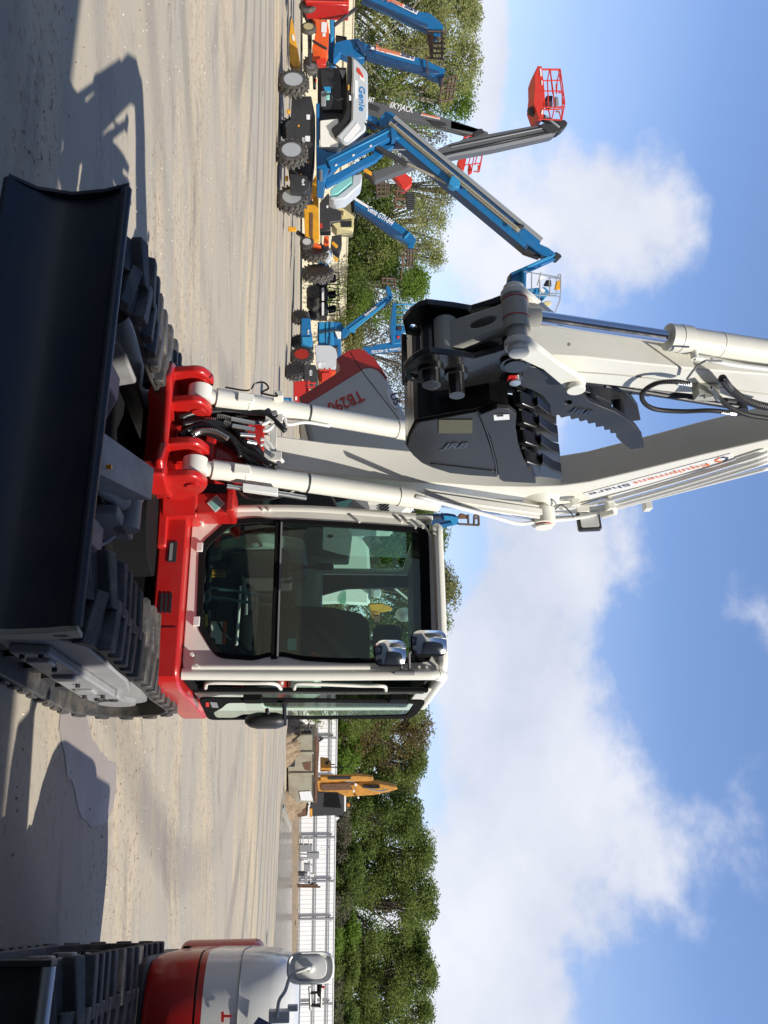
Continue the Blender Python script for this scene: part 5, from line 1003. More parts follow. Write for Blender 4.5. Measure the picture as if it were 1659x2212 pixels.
# ---- red scissor lift deck at the corner
s=BG('scissor_lift','red railed scissor lift platform cut off by the left photo edge','lift',z5_,35.,base=(300,0)); s.poly('deck','red',[(280,-60),(668,-60),(668,45),(320,28),(300,-20)],1.1,0,bevel=.02); s.poly('side_panel','red',[(25,-40),(190,-40),(190,10),(130,30),(25,30)],.8,-1.,bevel=.02); s.tubes('guard_rail','lift_red',[[(320,10),(660,20)],[(640,-20),(720,-10)]],.04,-.1); s.beam('scissor_arm','dark_grey',(550,130),(730,-10),22,.15,.6); s.wheel((330,35),.35,.2,.2,rim='dark_grey',lug=False); s.poly('red_frame','lift_red',[(575,465),(770,470),(765,520),(590,500)],.3,3.)
# ---- long lettered telehandler
s=BG('telehandler','blue telehandler with long white lettered boom angled over black buggies','telehandler',z7_,45.,base=(330,740),group='blue telehandlers behind the row')
s.poly('boom','blue',[(712,198),(740,215),(1130,455),(1215,540),(1190,625),(1145,622),(1150,580),(1100,545),(1000,490),(850,370),(760,320),(712,290)],.55,0,bevel=.03)
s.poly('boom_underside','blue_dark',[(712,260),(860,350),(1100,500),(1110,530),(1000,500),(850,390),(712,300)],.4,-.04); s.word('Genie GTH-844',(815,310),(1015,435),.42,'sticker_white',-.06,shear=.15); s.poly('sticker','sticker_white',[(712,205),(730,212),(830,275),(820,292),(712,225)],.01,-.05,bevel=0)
s.poly('boom_collar','blue_light',[(1110,530),(1160,480),(1170,490),(1122,545)],.1,-.1); s.tubes('fork_carriage','fork_brown',[[(1120,625),(1235,635)],[(1095,680),(1200,690)],[(1105,680),(1105,760)],[(1105,760),(1190,765)],[(1190,640),(1185,765)],[(1145,640),(1140,760)],[(1165,640),(1160,760)]],.06,0); s.poly('fork','rust',[(1095,680),(1105,680),(1092,890),(1083,890)],.1,-.3)
s.poly('boom_base','blue',[(430,680),(480,690),(500,640),(530,620),(520,700),(420,780)],.6,.2); s.poly('engine_cover','silver_hood',[(470,660),(510,630),(525,700),(500,745),(460,730)],.5,-.2,bevel=.05)
s.wheel((400,625),.72,.42,0,rim='dark_grey',ax=(-.7,-.7)); s.wheel((415,790),.78,.42,-.4,rim='fork_brown',ax=(-.75,-.65)); s.poly('axle','blue',[(420,680),(450,680),(450,780),(420,780)],.4,.1); s.poly('orange_body','orange',[(375,555),(400,560),(410,590),(440,600),(440,620),(370,605)],.3,-.2); s.poly('orange_panel','orange',[(465,500),(505,500),(505,640),(490,640),(460,560)],.5,.3); s.poly('cab','dark_grey',[(530,490),(610,480),(612,560),(590,640),(540,610),(520,560)],.8,.5); s.poly('yellow_arm','yellow',[(520,580),(540,560),(580,600),(565,620)],.1,-.1); s.poly('yellow_arm','yellow',[(540,690),(560,685),(582,710),(560,730)],.1,-.1)
# ---- black utility buggies
for k,(y0,lb) in enumerate(((800,'black utility buggy with cargo bed nearest the lettered telehandler'),(930,'black utility buggy in the middle of the dark row'),(1050,'black utility buggy next to the blue basket lift'))):
    s=BG('utility_buggy',lb,'buggy',z7_,49.,base=(340,y0+40),group='black utility buggies')
    s.poly('body','dark_grey',[(380,y0),(440,y0),(500,y0+10),(500,y0+60),(455,y0+110),(380,y0+105),(370,y0+50)],1.4,.2,bevel=.05,r=10); s.poly('bench_seat','seat_black',[(500,y0+20),(560,y0+10),(565,y0+50),(505,y0+60)],.8,.4,bevel=.04); s.poly('cargo_bed','black_satin',[(440,y0+50),(490,y0+50),(490,y0+120),(440,y0+115)],1.2,.1,bevel=.02); s.poly('white_panel','white',[(447,y0+5),(465,y0+5),(465,y0+110),(447,y0+110)],.02,.05,bevel=0)
    s.tubes('roll_cage','hose',[[(500,y0+5),(585,y0+15),(590,y0+110)],[(500,y0+70),(585,y0+70)],[(470,y0+110),(590,y0+110)],[(585,y0+15,1.2),(590,y0+110,1.2)],[(585,y0+15),(585,y0+15,1.2)],[(590,y0+110),(590,y0+110,1.2)]],.035,.1); s.wheel((375,y0+20 if k else y0+175),.34,.22,-.1,rim='dark_grey',ax=(-.4,-.9)); s.wheel((375,y0+95 if k else y0+165),.34,.22,.1,rim='dark_grey',ax=(-.4,-.9)) if k else None
# ---- blue knuckle lift with silver cover
s=BG('boom_lift','blue articulated boom lift with grey cover standing left of the raised hood','boom lift',z8_,47.,base=(240,700))
s.wheel((300,520),.48,.34,.3,rim='dark_grey',ax=(-.6,-.8),tyre='rubber'); s.wheel((320,840),.62,.4,-.3,rim='lift_red',ax=(-.55,-.8),tyre='rubber'); s.wheel((270,720),.45,.34,1.,rim='dark_grey',ax=(-.6,-.8),tyre='rubber')
s.poly('chassis','blue',[(280,545),(355,545),(360,640),(380,780),(330,780),(275,770)],1.0,0,bevel=.03); s.poly('chassis_panel','blue_light',[(285,700),(365,700),(370,775),(290,765)],.1,-.1); s.word('4x4',(330,640),(330,680),.18,'sticker_white',-.04)
s.poly('turntable','blue',[(415,570),(600,570),(632,620),(605,660),(605,880),(575,880),(575,760),(420,765),(410,650)],.9,.2,bevel=.03)
for x0,x1 in ((425,470),(480,500),(515,545)): s.poly('riser_panel','blue_light',[(x0,575),(x1,575),(x1,760),(x0,760)],.1,.1,bevel=.01)
s.poly('riser_panel','blue_dark',[(500,700),(515,700),(515,760),(500,760)],.05,.05); s.poly('white_block','white',[(550,650),(605,655),(600,710),(575,710)],.3,0); s.beam('strut','dark_grey',(418,668),(590,640),12,.1,-.05)
s.poly('engine_cover','silver_hood',[(392,768),(520,770),(560,800),(572,850),(570,930),(545,960),(415,955),(400,900)],1.0,-.1,bevel=.06,r=12); s.word('4x4',(420,925),(475,925),.22,'sticker_white',-.13)
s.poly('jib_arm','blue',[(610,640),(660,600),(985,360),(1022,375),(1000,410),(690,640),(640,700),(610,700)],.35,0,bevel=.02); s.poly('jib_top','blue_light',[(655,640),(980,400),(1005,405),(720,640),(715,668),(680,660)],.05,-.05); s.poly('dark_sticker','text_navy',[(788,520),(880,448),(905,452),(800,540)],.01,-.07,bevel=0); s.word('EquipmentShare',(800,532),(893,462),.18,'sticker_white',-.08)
s.poly('jib_tip','blue',[(965,282),(1000,290),(1025,375),(1000,395),(975,350)],.35,0,bevel=.02); s.tubes('tip_bracket','fork_brown',[[(940,215),(940,300)],[(940,220),(1040,225)],[(1040,225),(1045,310)],[(975,225),(975,300)],[(940,260),(1045,265)],[(945,300),(990,300)]],.06,.2)
# upper arm with lettering and the blue basket
s.poly('upper_arm','blue',[(785,770),(850,770),(900,750),(1010,735),(1100,745),(1190,755),(1195,790),(1100,795),(850,825),(800,815)],.4,.3,bevel=.02); s.word('Genie Z-45/25J',(1090,778),(855,805),.20,'sticker_white',.28)
pf=s.poly('platform','blue',[(1020,430),(1048,430),(1048,600),(1030,755),(1012,755),(1000,640)],1.1,-.3,bevel=.02); s.tubes('guard_rail','blue_light',[[(1045,435),(1220,430)],[(1220,430),(1222,600)],[(1045,520),(1220,520)],[(1045,600),(1170,600)],[(1110,435),(1110,600)],[(1165,435),(1165,520)],[(1110,520),(1112,600)],[(1160,520),(1170,600)],[(1045,480),(1218,480)],[(1030,755),(1110,740)],[(1100,620),(1110,750)]],.03,-.3,pf); s.tubes('guard_rail','blue',[[(1045,435),(1200,435)],[(1200,435),(1200,590)],[(1045,560),(1200,560)]],.03,.7,pf)
s.poly('basket_arm','blue',[(1010,605),(1190,600),(1190,640),(1100,660),(1100,750),(1020,755),(1000,700)],.3,.1,bevel=.02); s.poly('control_box','dark_grey',[(1055,612),(1100,612),(1100,645),(1058,645)],.2,-.1,pf); s.poly('red_sticker','lift_red',[(1060,690),(1080,690),(1080,712),(1062,712)],.02,.05,bevel=0)
# ---- red and orange scissor lifts
s=BG('scissor_lift','grey and orange scissor lift with 4X4 lettering beside the big rubber wheel','lift',z8_,40.,base=(220,1000)); s.poly('chassis','dark_grey',[(300,925),(395,925),(415,985),(415,1090),(330,1095),(300,1050)],1.2,0,bevel=.04); s.word('4X4',(345,968),(345,1015),.2,'sticker_white',-.03); s.poly('deck','orange',[(408,950),(560,955),(562,1020),(480,1075),(430,1075)],1.1,.4,bevel=.02); s.tubes('guard_rail','lift_red',[[(430,970),(560,975)],[(440,1000),(530,1005)],[(470,950),(470,1050)],[(510,950),(510,1040)]],.05,.3); s.poly('red_panel','lift_red',[(445,985),(520,980),(525,1040),(445,1065)],.2,.2); s.poly('name_sticker','sticker_white',[(420,915),(440,915),(440,950),(420,950)],.02,-.1,bevel=0); s.wheel((260,960),.5,.35,.2,rim='dark_grey',ax=(-.6,-.8),tyre='rubber')
s=BG('scissor_lift','bright red scissor lift low beside the edge of the raised hood','lift',z8_,34.,base=(210,1150)); s.poly('chassis','red',[(215,1060),(330,1050),(330,1210),(260,1235),(215,1215)],1.,0,bevel=.03); s.tubes('guard_rail','lift_red',[[(330,1105),(420,1110)],[(325,1070),(400,1075)],[(340,1050),(340,1200)],[(380,1070),(380,1160)]],.03,-.05); s.poly('deck','red',[(330,1110),(345,1110),(345,1230),(330,1230)],.9,0); s.poly('name_sticker','sticker_white',[(230,1185),(245,1185),(245,1215),(230,1215)],.01,-.02,bevel=0)
s=BG('storage_box','small blue plastic box low behind the left boom cylinder','box',Z(450,1100,2.765),24.,base=(1180,460)); s.poly('case','blue_light',[(1180,455),(1310,462),(1320,495),(1180,520)],.8,0,bevel=.05); s.poly('lid','blue',[(1300,458),(1322,465),(1325,500),(1306,498)],.84,-.02,bevel=.02)
# ---- blue telehandler head seen over the cab corner
zt=Z(1250,1500,4.0233)
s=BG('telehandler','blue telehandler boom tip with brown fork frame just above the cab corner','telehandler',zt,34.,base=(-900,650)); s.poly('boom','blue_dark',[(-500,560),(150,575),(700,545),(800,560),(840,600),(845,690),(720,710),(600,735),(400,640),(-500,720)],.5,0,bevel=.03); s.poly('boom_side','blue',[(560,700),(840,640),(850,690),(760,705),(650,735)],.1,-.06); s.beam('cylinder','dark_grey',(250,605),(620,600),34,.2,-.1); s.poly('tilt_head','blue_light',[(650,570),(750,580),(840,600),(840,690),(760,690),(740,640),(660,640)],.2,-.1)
s.poly('fork_mount','rust',[(830,600),(880,545),(980,580),(980,620),(850,620)],.3,-.1); s.tubes('fork_carriage','fork_brown',[[(850,685),(1110,700)],[(970,560),(975,690)],[(1050,570),(1045,690)],[(1105,580),(1108,700)],[(1050,570),(1105,580)],[(1050,610),(1105,612)]],.05,-.1)
# ---- white machine with round mirror seen through the cab windows
zw=Z(1000,1600,2.95)
s=BG('excavator','white digger with round mirror showing through the cab rear window','excavator',zw,16.,base=(230,700)); s.poly('body','white',[(-330,180),(420,300),(520,440),(530,620),(530,980),(240,960),(-330,980)],1.6,0,bevel=.06); s.poly('side_window','glass',[(240,900),(300,830),(300,960),(240,960)],.05,-.04); s.poly('arm_panel','orange',[(215,445),(350,450),(330,510),(215,520)],.1,-.1); s.poly('light_housing','silver_hood',[(540,805),(630,810),(625,890),(540,895)],.3,-.2,bevel=.03)
m=MB(); c=s.q((850,1060),-.3); m.loft([[c+np.array((.13*k*math.cos(t),d,.22*k*.75*math.sin(t))) for t in np.linspace(0,2*PI,24,endpoint=False)] for k,d in ((.9,.05),(1,.03),(1,0),(.9,-.01))]); mm=m.build('round_mirror','silver',s.root,smooth='auto'); s.tubes('mirror_arm','white',[[(760,810),(930,950)],[(915,1060),(930,950)]],.02,-.3,mm)
s=BG('excavator','yellow digger arm standing behind the cab headrest gap','excavator',zw,28.,base=(230,1100)); s.poly('arm','yellow',[(520,960),(640,955),(700,975),(735,1000),(730,1020),(640,1040),(530,1020)],.3,0,bevel=.02); s.poly('body','yellow',[(540,1045),(625,1050),(625,1110),(560,1110)],1.,.3,bevel=.03); s.poly('bucket_grab','rust',[(560,1060),(620,1065),(620,1120),(570,1120)],.3,-.1)
# ---- yellow excavator behind the dumpster
s=BG('excavator','yellow excavator with two folded arms behind the tan dumpster','excavator',zd_,62.,base=(260,800))
s.poly('cab','dark_grey',[(380,880),(450,750),(640,765),(690,800),(688,930),(660,965),(400,975)],1.6,0,bevel=.05); s.poly('cab_glass','seat_black',[(510,768),(630,775),(655,900),(500,890)],.02,-.03,bevel=0); s.poly('cab_glass','dark_grey',[(445,765),(500,765),(490,890),(440,860)],.02,-.03,bevel=0); s.poly('cab_roof','white',[(680,780),(697,800),(695,930),(680,930)],1.6,-.02); s.poly('door_rail','cat_yellow',[(375,900),(400,900),(400,975),(375,975)],.4,-.1)
s.poly('boom','cat_yellow',[(440,640),(620,640),(750,680),(840,660),(890,650),(1140,700),(1148,720),(1060,745),(940,770),(700,785),(620,745),(450,740)],.7,-.4,bevel=.04); s.poly('arm','cat_yellow',[(470,590),(740,585),(790,578),(930,595),(930,625),(870,632),(740,630),(470,632)],.5,-.9,bevel=.04)
s.beam('boom_cylinder','black_satin',(540,600),(735,598),24,.2,-1.); s.beam('arm_cylinder','black_satin',(840,690),(990,692),26,.2,-.6); s.beam('boom_underside','rust',(480,700),(740,690),60,.2,-.5)
s.poly('sticker','sticker_white',[(770,665),(790,668),(795,690),(772,688)],.01,-.45,bevel=0); s.poly('work_light','sticker_white',[(755,715),(770,715),(770,738),(755,738)],.1,-.6); s.poly('work_light','sticker_white',[(795,775),(810,775),(810,795),(795,795)],.1,-.6); s.tubes('hose_run','lift_grey_light',[[(640,640),(720,665),(830,650)],[(900,730),(1000,750),(1070,735)]],.05,-.8,smooth=True)
s.poly('engine_house','cat_yellow',[(470,510),(540,520),(570,560),(560,585),(470,590)],1.6,.2,bevel=.05); s.poly('exhaust_box','black_satin',[(510,505),(545,498),(545,525),(515,525)],.3,.2); s.tubes('aerial','hose',[[(560,515),(600,518)],[(560,540),(680,540)]],.04,.1); s.poly('beacon','amber',[(705,868),(730,865),(730,888),(708,888)],.3,0); s.poly('side_step','white',[(600,975),(640,985),(620,1010),(600,1000)],.3,0)
s.poly('track','rust',[(265,860),(345,855),(365,880),(355,960),(275,970),(260,930)],1.,-.3,bevel=.05); s.beam('carriage_rail','white',(368,860),(368,960),12,.4,-.4)
# ---- dumpster
s=BG('dumpster','tan rusty steel dumpster with open top left of the earth heap','dumpster',zd_,50.,base=(180,550))
db=s.poly('body','dumpster_tan',[(300,255),(430,252),(430,400),(415,740),(420,850),(260,850),(190,770),(185,600),(185,340)],2.4,0,bevel=.03)
for y in (410,595): s.poly('rib','dumpster_tan',[(200,y-10),(412,y-10),(412,y+10),(200,y+10)],.1,-.1,db)
s.poly('top_rim','rust',[(425,250),(462,390),(455,480),(440,850),(418,850),(425,400)],2.5,-.12,db); s.poly('end_panel','sticker_white',[(285,755),(385,750),(410,835),(300,830)],.05,-.05,db,bevel=0); s.poly('pocket','black_satin',[(190,478),(248,476),(246,536),(185,535)],.05,-.03,db,bevel=0); s.poly('rust_panel','rust',[(310,500),(390,490),(385,575),(330,560)],.01,-.015,db,bevel=0)
for y in (395,520,610,700): s.poly('skid_foot','black_satin',[(140,y-20),(190,y-22),(190,y+22),(150,y+25)],1.8,.2)
s.tubes('coupling_bar','dark_grey',[[(300,190),(400,195)],[(300,230),(390,230)],[(370,150),(375,250)],[(340,180),(340,240)],[(460,270),(490,290)],[(460,310),(495,285)]],.07,.3)
# ---- electrical boxes on a frame by the fence
s=BG('utility_rack','grey electrical boxes and pipes on a frame in front of the white fence','utility boxes',zf_,74.,base=(250,450))
for p,mt in (([(352,325),(460,327),(460,380),(356,380)],'galv'),([(252,392),(300,392),(300,488),(252,488)],'lift_grey_light'),([(300,392),(325,395),(325,485),(300,485)],'white'),([(325,425),(375,430),(378,495),(325,492)],'galv'),([(330,505),(358,505),(358,600),(332,600)],'lift_grey_light'),([(375,512),(415,515),(412,540),(378,540)],'white'),([(285,255),(400,257),(400,320),(285,320)],'lift_grey_light'),([(250,500),(335,500),(335,535),(250,530)],'dark_grey')):
    s.poly('meter_box',mt,p,.35,0,bevel=.03)
s.tubes('pipe','galv',[[(250,335),(360,340)],[(250,365),(360,370)],[(380,330),(385,600)],[(360,400),(400,440)],[(270,380),(360,385)],[(285,200),(400,200)],[(320,180),(320,320)],[(370,180),(370,320)]],.05,.05); s.tubes('rust_post','rust',[[(250,625),(470,628)],[(255,610),(450,612)],[(260,540),(260,610)]],.08,0); s.poly('blue_sheet','lift_grey_light',[(340,600),(400,570),(440,600),(400,610)],.1,.1)
s=BG('tarpaulin','crumpled blue tarpaulin on the dirt at the fence foot','tarpaulin',zf_,72.,base=(230,900)); s.poly('blue_sheet','blue_dark',[(215,835),(240,835),(250,890),(240,940),(225,900)],.8,0,bevel=.1); s.poly('dark_sheet','rust',[(225,940),(255,945),(248,1000),(222,1000)],.7,0,bevel=.1)
s=BG('seat_frame','black seat frame low behind the oval mirror','seat',zf_,30.,base=(370,1600)); s.tubes('frame','hose',[[(375,1510),(385,1710)],[(480,1515),(475,1690)],[(375,1560),(480,1560)],[(380,1670),(478,1675)],[(430,1560),(430,1650)]],.05,0); s.poly('cushion','seat_black',[(440,1515),(485,1515),(490,1600),(478,1640),(440,1600)],.5,.1,bevel=.05); s.poly('red_tag','lift_red',[(485,1510),(510,1510),(510,1525),(488,1528)],.1,0)
# ---- dirt heap and kerb blocks by the dumpster
def heap(name,label,y0,y1,x,h,Yd=3.5):
    g0,g1=G(x,y0),G(x,y1); c=(g0+g1)/2; w=abs(g1[0]-g0[0])/2; r=thing(name,(c[0],c[1],0),label,'dirt heap')
    rows=[]
    for j in range(15):
        row=[]
        for i in range(29):
            u,v=i/14-1,j/7-1; q=max(0,1-u*u)*max(0,1-v*v); row.append((c[0]+u*w,c[1]+v*Yd,-.03+h*q**.7*(.65+.7*rng.random())))
        rows.append(row)
    MB().grid(rows).build('mound','dirt',r,smooth=True)
heap('dirt_heap','brown earth heap right of the dumpster beside the concrete block',1630,1740,623,1.5)
heap('dirt_heap','low brown soil bank between the cab door and the dumpster',1560,1625,622,1.1)
s=BG('concrete_block','pale broken concrete kerb slanting in front of the earth heap','kerb',zd_,45.,base=(150,950)); s.poly('block','concrete',[(118,905),(150,900),(215,1100),(195,1110),(135,980)],.5,0,bevel=.03)
# ---- unseen building, added behind the camera and shaped to cast the foreground shadow
t=thing('shadow_building',(4.5,-6,0),'unseen building added behind the camera to cast the foreground shadow','building')
pts=[(-2.2,-.9),(3.43,-1.0),(4.97,-1.45),(7.6,-2.0),(9.2,-2.4),(40,-4.2),(40,-20),(-2.2,-20)]
m=MB(); m.prism([(a,b,0) for a,b in pts],(0,0,10.9)); m.build('wall','dark_grey',t)
m=MB(); m.prism([(a,b,10.9) for a,b in pts],(0,0,.12)); m.build('roof','galv',t)
m=MB(); 
for x in (12,20,28): m.box8((x,-2.4-(x-9)*.05,0),(5,-.25,0),(0,.2,0),(0,0,4.5))
m.build('roller_door','lift_grey_light',t)
# ================================================================ ground, fences, trees, sky, camera
def groundmat(n='yard',wet=False):
    m,nt,b,N,K=newmat(n); tc=N.new('ShaderNodeTexCoord')
    def mapn(sx,sy,rot=0):
        mp=N.new('ShaderNodeMapping'); mp.inputs['Scale'].default_value=(sx,sy,1); mp.inputs['Rotation'].default_value=(0,0,rot); K.new(tc.outputs['Object'],mp.inputs['Vector']); return mp
    def noise(mp,s,d=5,r=.55,dist=0):
        no=N.new('ShaderNodeTexNoise'); no.inputs['Scale'].default_value=s; no.inputs['Detail'].default_value=d; no.inputs['Roughness'].default_value=r; no.inputs['Distortion'].default_value=dist; K.new(mp.outputs[0],no.inputs['Vector']); return no
    def ramp(src,a,c):
        r=N.new('ShaderNodeMapRange'); r.inputs['From Min'].default_value=a; r.inputs['From Max'].default_value=c; K.new(src,r.inputs['Value']); return r.outputs['Result']
    def mix(f,a,c):
        x=N.new('ShaderNodeMix'); x.data_type='RGBA'; K.new(f,x.inputs['Factor'])
        for s,v in (('A',a),('B',c)):
            if isinstance(v,tuple): x.inputs[s].default_value=(*v,1)
            else: K.new(v,x.inputs[s])
        return x.outputs['Result']
    wob=N.new('ShaderNodeTexNoise'); wob.inputs['Scale'].default_value=.16; wob.inputs['Detail'].default_value=3; K.new(tc.outputs['Object'],wob.inputs['Vector'])
    sc_=N.new('ShaderNodeVectorMath'); sc_.operation='MULTIPLY'; sc_.inputs[1].default_value=(2.5,3.0,0); K.new(wob.outputs['Color'],sc_.inputs[0])
    av=N.new('ShaderNodeVectorMath'); av.operation='ADD'; K.new(tc.outputs['Object'],av.inputs[0]); K.new(sc_.outputs[0],av.inputs[1])
    def mapd(sx,sy,rot=0):
        mp=N.new('ShaderNodeMapping'); mp.inputs['Scale'].default_value=(sx,sy,1); mp.inputs['Rotation'].default_value=(0,0,rot); K.new(av.outputs[0],mp.inputs['Vector']); return mp
    st=mapd(.22,.62,.10); st2=mapd(.13,.62,.05); iso=mapn(1,1)
    base=mix(ramp(noise(st,.8,8,.7).outputs['Fac'],.36,.64),(.44,.385,.295),(.36,.33,.285))
    base=mix(ramp(noise(mapn(.5,1),.35,6,.65,.6).outputs['Fac'],.40,.66),base,(.41,.36,.28))
    sandf=ramp(noise(st2,.50,8,.7,.4).outputs['Fac'],.50,.63)
    base=mix(sandf,base,(.57,.46,.305))
    dark=ramp(noise(mapd(.35,1.2,-.04),1.0,9,.75).outputs['Fac'],.54,.68)
    base=mix(dark,base,(.26,.225,.185))
    spot=ramp(noise(iso,1.1,9,.8,.6).outputs['Fac'],.57,.68); base=mix(spot,base,(.33,.29,.24))
    gf=N.new('ShaderNodeMath'); gf.operation='MULTIPLY'; K.new(ramp(noise(iso,11,6,.8).outputs['Fac'],.555,.61),gf.inputs[0]); K.new(ramp(noise(st2,.50,8,.7,.4).outputs['Fac'],.46,.56),gf.inputs[1])
    base=mix(gf.outputs[0],base,(.19,.12,.075))
    gw=N.new('ShaderNodeMath'); gw.operation='MULTIPLY'; K.new(ramp(noise(iso,19,4,.7).outputs['Fac'],.62,.67),gw.inputs[0]); K.new(sandf,gw.inputs[1])
    base=mix(gw.outputs[0],base,(.75,.68,.54))
    # tyre marks: curved bands
    wv=N.new('ShaderNodeTexWave'); wv.wave_type='RINGS'; wv.rings_direction='Z'; wv.inputs['Scale'].default_value=.16; wv.inputs['Distortion'].default_value=2.2; wv.inputs['Detail'].default_value=3; wv.inputs['Detail Scale'].default_value=.35
    mp=N.new('ShaderNodeMapping'); mp.inputs['Location'].default_value=(8.6,-15.5,0); mp.inputs['Scale'].default_value=(.72,1,1); K.new(tc.outputs['Object'],mp.inputs['Vector']); K.new(mp.outputs[0],wv.inputs['Vector'])
    t=N.new('ShaderNodeMath'); t.operation='MULTIPLY'; K.new(ramp(wv.outputs['Fac'],.72,.97),t.inputs[0]); K.new(ramp(noise(iso,.12,2).outputs['Fac'],.40,.56),t.inputs[1])
    t2=N.new('ShaderNodeMath'); t2.operation='MULTIPLY'; t2.inputs[1].default_value=.5; K.new(t.outputs[0],t2.inputs[0])
    base=mix(t2.outputs[0],base,(.17,.155,.14))
    K.new(base,b.inputs['Base Color']); b.inputs['Roughness'].default_value=.9; b.inputs['Specular IOR Level'].default_value=.25
    bp=N.new('ShaderNodeBump'); bp.inputs['Strength'].default_value=.5; bp.inputs['Distance'].default_value=.02
    K.new(noise(iso,14,8,.7).outputs['Fac'],bp.inputs['Height']); K.new(bp.outputs['Normal'],b.inputs['Normal'])
    MATS[n]=m
groundmat()
CUR[1]=np.zeros(3)
def struct(name,pts,mat,z=0.,kind='structure'):
    m=MB(); m.add([(p[0],p[1],z) for p in pts],[tuple(range(len(pts)))]); CUR[1]=np.zeros(3)
    me=bpy.data.meshes.new(name); me.from_pydata(m.v,[],m.f); me.materials.append(MATS[mat]); o=bpy.data.objects.new(name,me); COL.objects.link(o); o['kind']=kind; return o
struct('ground',[(-400,-60),(400,-60),(400,900),(-400,900)],'yard')
def gravel(n,name,mat,ylo,yhi,xlo,xhi,s0,s1):
    v=[];f=[]
    for i in range(n):
        Y=ylo*(yhi/ylo)**rng.random(); X=xlo+(xhi-xlo)*rng.random()
        if math.sin(Y*1.7+math.sin(X*.35)*1.3)<-.1 and rng.random()<.8: continue
        s_=s0+(s1-s0)*rng.random()**3; a=rng.random()*6.28; k=len(v); c,q=math.cos(a)*s_,math.sin(a)*s_; e=.5+.5*rng.random()
        v+=[(X+c,Y+q,0),(X-q*e,Y+c*e,0),(X-c*.8,Y-q,0),(X+q*e,Y-c,0),(X+c*.2,Y+q*.2,s_*.75)]; f+=[(k,k+1,k+4),(k+1,k+2,k+4),(k+2,k+3,k+4),(k+3,k,k+4)]
    me=bpy.data.meshes.new(name); me.from_pydata(v,[],f); me.materials.append(MATS[mat]); o=bpy.data.objects.new(name,me); COL.objects.link(o); o['kind']='stuff'; o['label']='small stones and crumbs scattered over the yard'; return o
paint('stone_pale',(.62,.56,.45),.9,dirt=.2); paint('stone_brown',(.22,.14,.09),.9,dirt=.2)
gravel(5200,'gravel','stone_pale',5,26,-8,10,.003,.017); gravel(4000,'gravel','stone_brown',5,26,-8,10,.003,.018)
def wetmat(n,c,rough,spec=.5):
    m,nt,b,N,K=newmat(n); tc=N.new('ShaderNodeTexCoord'); no=N.new('ShaderNodeTexNoise'); no.inputs['Scale'].default_value=1.6; no.inputs['Detail'].default_value=5; K.new(tc.outputs['Object'],no.inputs['Vector'])
    mr=N.new('ShaderNodeMapRange'); mr.inputs['To Min'].default_value=rough*.7; mr.inputs['To Max'].default_value=rough*1.5; K.new(no.outputs['Fac'],mr.inputs['Value']); K.new(mr.outputs['Result'],b.inputs['Roughness'])
    mx=N.new('ShaderNodeMix'); mx.data_type='RGBA'; mx.inputs['A'].default_value=(*c,1); mx.inputs['B'].default_value=(*[k*.8 for k in c],1); K.new(no.outputs['Fac'],mx.inputs['Factor']); K.new(mx.outputs['Result'],b.inputs['Base Color'])
    b.inputs['Specular IOR Level'].default_value=spec; MATS[n]=m
wetmat('damp',(.34,.29,.25),.5,.5); wetmat('shallow_water',(.28,.235,.18),.2)
def rag(pts,amp,k=5):
    out=[]; n=len(pts)
    for i in range(n):
        a,c=np.array(pts[i]),np.array(pts[(i+1)%n])
        for t in np.linspace(0,1,k,endpoint=False): out.append(tuple(a+(c-a)*t+rng.normal(0,amp,2)))
    return out
zr3=Z(0,1900,2.074); zr4=Z(0,2500,1.508)
w=[G(*zr3(q))[:2] for q in ((400,720),(560,770),(600,920),(640,1000),(720,1090),(770,1110))]+[G(*zr4(q))[:2] for q in ((552,40),(540,120),(500,190),(440,210),(380,150),(355,20))]+[G(*zr3(q))[:2] for q in ((470,1225),(440,1200),(430,1110),(410,1000),(385,880))]
struct('damp_patch',rag(w,.006),'damp',.004)
pw=[G(*q)[:2] for q in ((601,1850),(605,1760),(612,1700),(626,1740),(632,1850),(633,2000),(634,2140),(622,2190),(598,2180),(590,2060),(597,1950))]
struct('puddle_water',rag(pw,.25,6),'shallow_water',.006)
pw=[G(*q)[:2] for q in ((634,1760),(640,1900),(641,2060),(640,2170),(631,2170),(631,1980),(629,1790))]
m=MB()
# earth verge at the foot of the fence
ys=np.linspace(1560,2230,70)
rows=[]
for k,(x,h) in enumerate(((630,0.),(634,.18),(638,.34),(641,.30),(643.5,0.))):
    rows.append([ (lambda g:(g[0],g[1],h*(.6+.8*rng.random())))(G(x+rng.normal(0,.4),y)) for y in ys])
m.grid(rows); CUR[1]=np.zeros(3); vo=m.build('earth_verge','dirt',None,kind='structure',smooth=True); vo.parent=None
# ---- fences
def fence_x(xa,xb,Y,z0,h,posts,name,label,ribs,mat,Yb=None):
    """straight fence from (xa,Y) to (xb,Yb)"""
    Yb=Y if Yb is None else Yb
    A=np.array((xa,Y,0.)); D=np.array((xb-xa,Yb-Y,0.)); Ln=np.linalg.norm(D); u=D/Ln; n=np.array((u[1],-u[0],0)); 
    if n[1]>0: n=-n
    r=thing(name,tuple(A+D*.5),label,'fence')
    m=MB(); k=int(Ln/ribs); prof=[]
    for i in range(k):
        for o,d in ((0,0),(.42,0),(.46,.022),(.54,.022),(.58,0)): prof.append(A+u*(i+o)*ribs+n*d)
    m.grid([[q+np.array((0,0,z0)) for q in prof],[q+np.array((0,0,z0+h)) for q in prof]]); m.build('panel',mat,r,recalc=False)
    m=MB(); m.box8(A+n*.06+np.array((0,0,z0+h)),u*Ln,-n*.14,(0,0,.06)); m.build('cap_rail',mat,r)
    return r,A,u,n,Ln
YF=77.
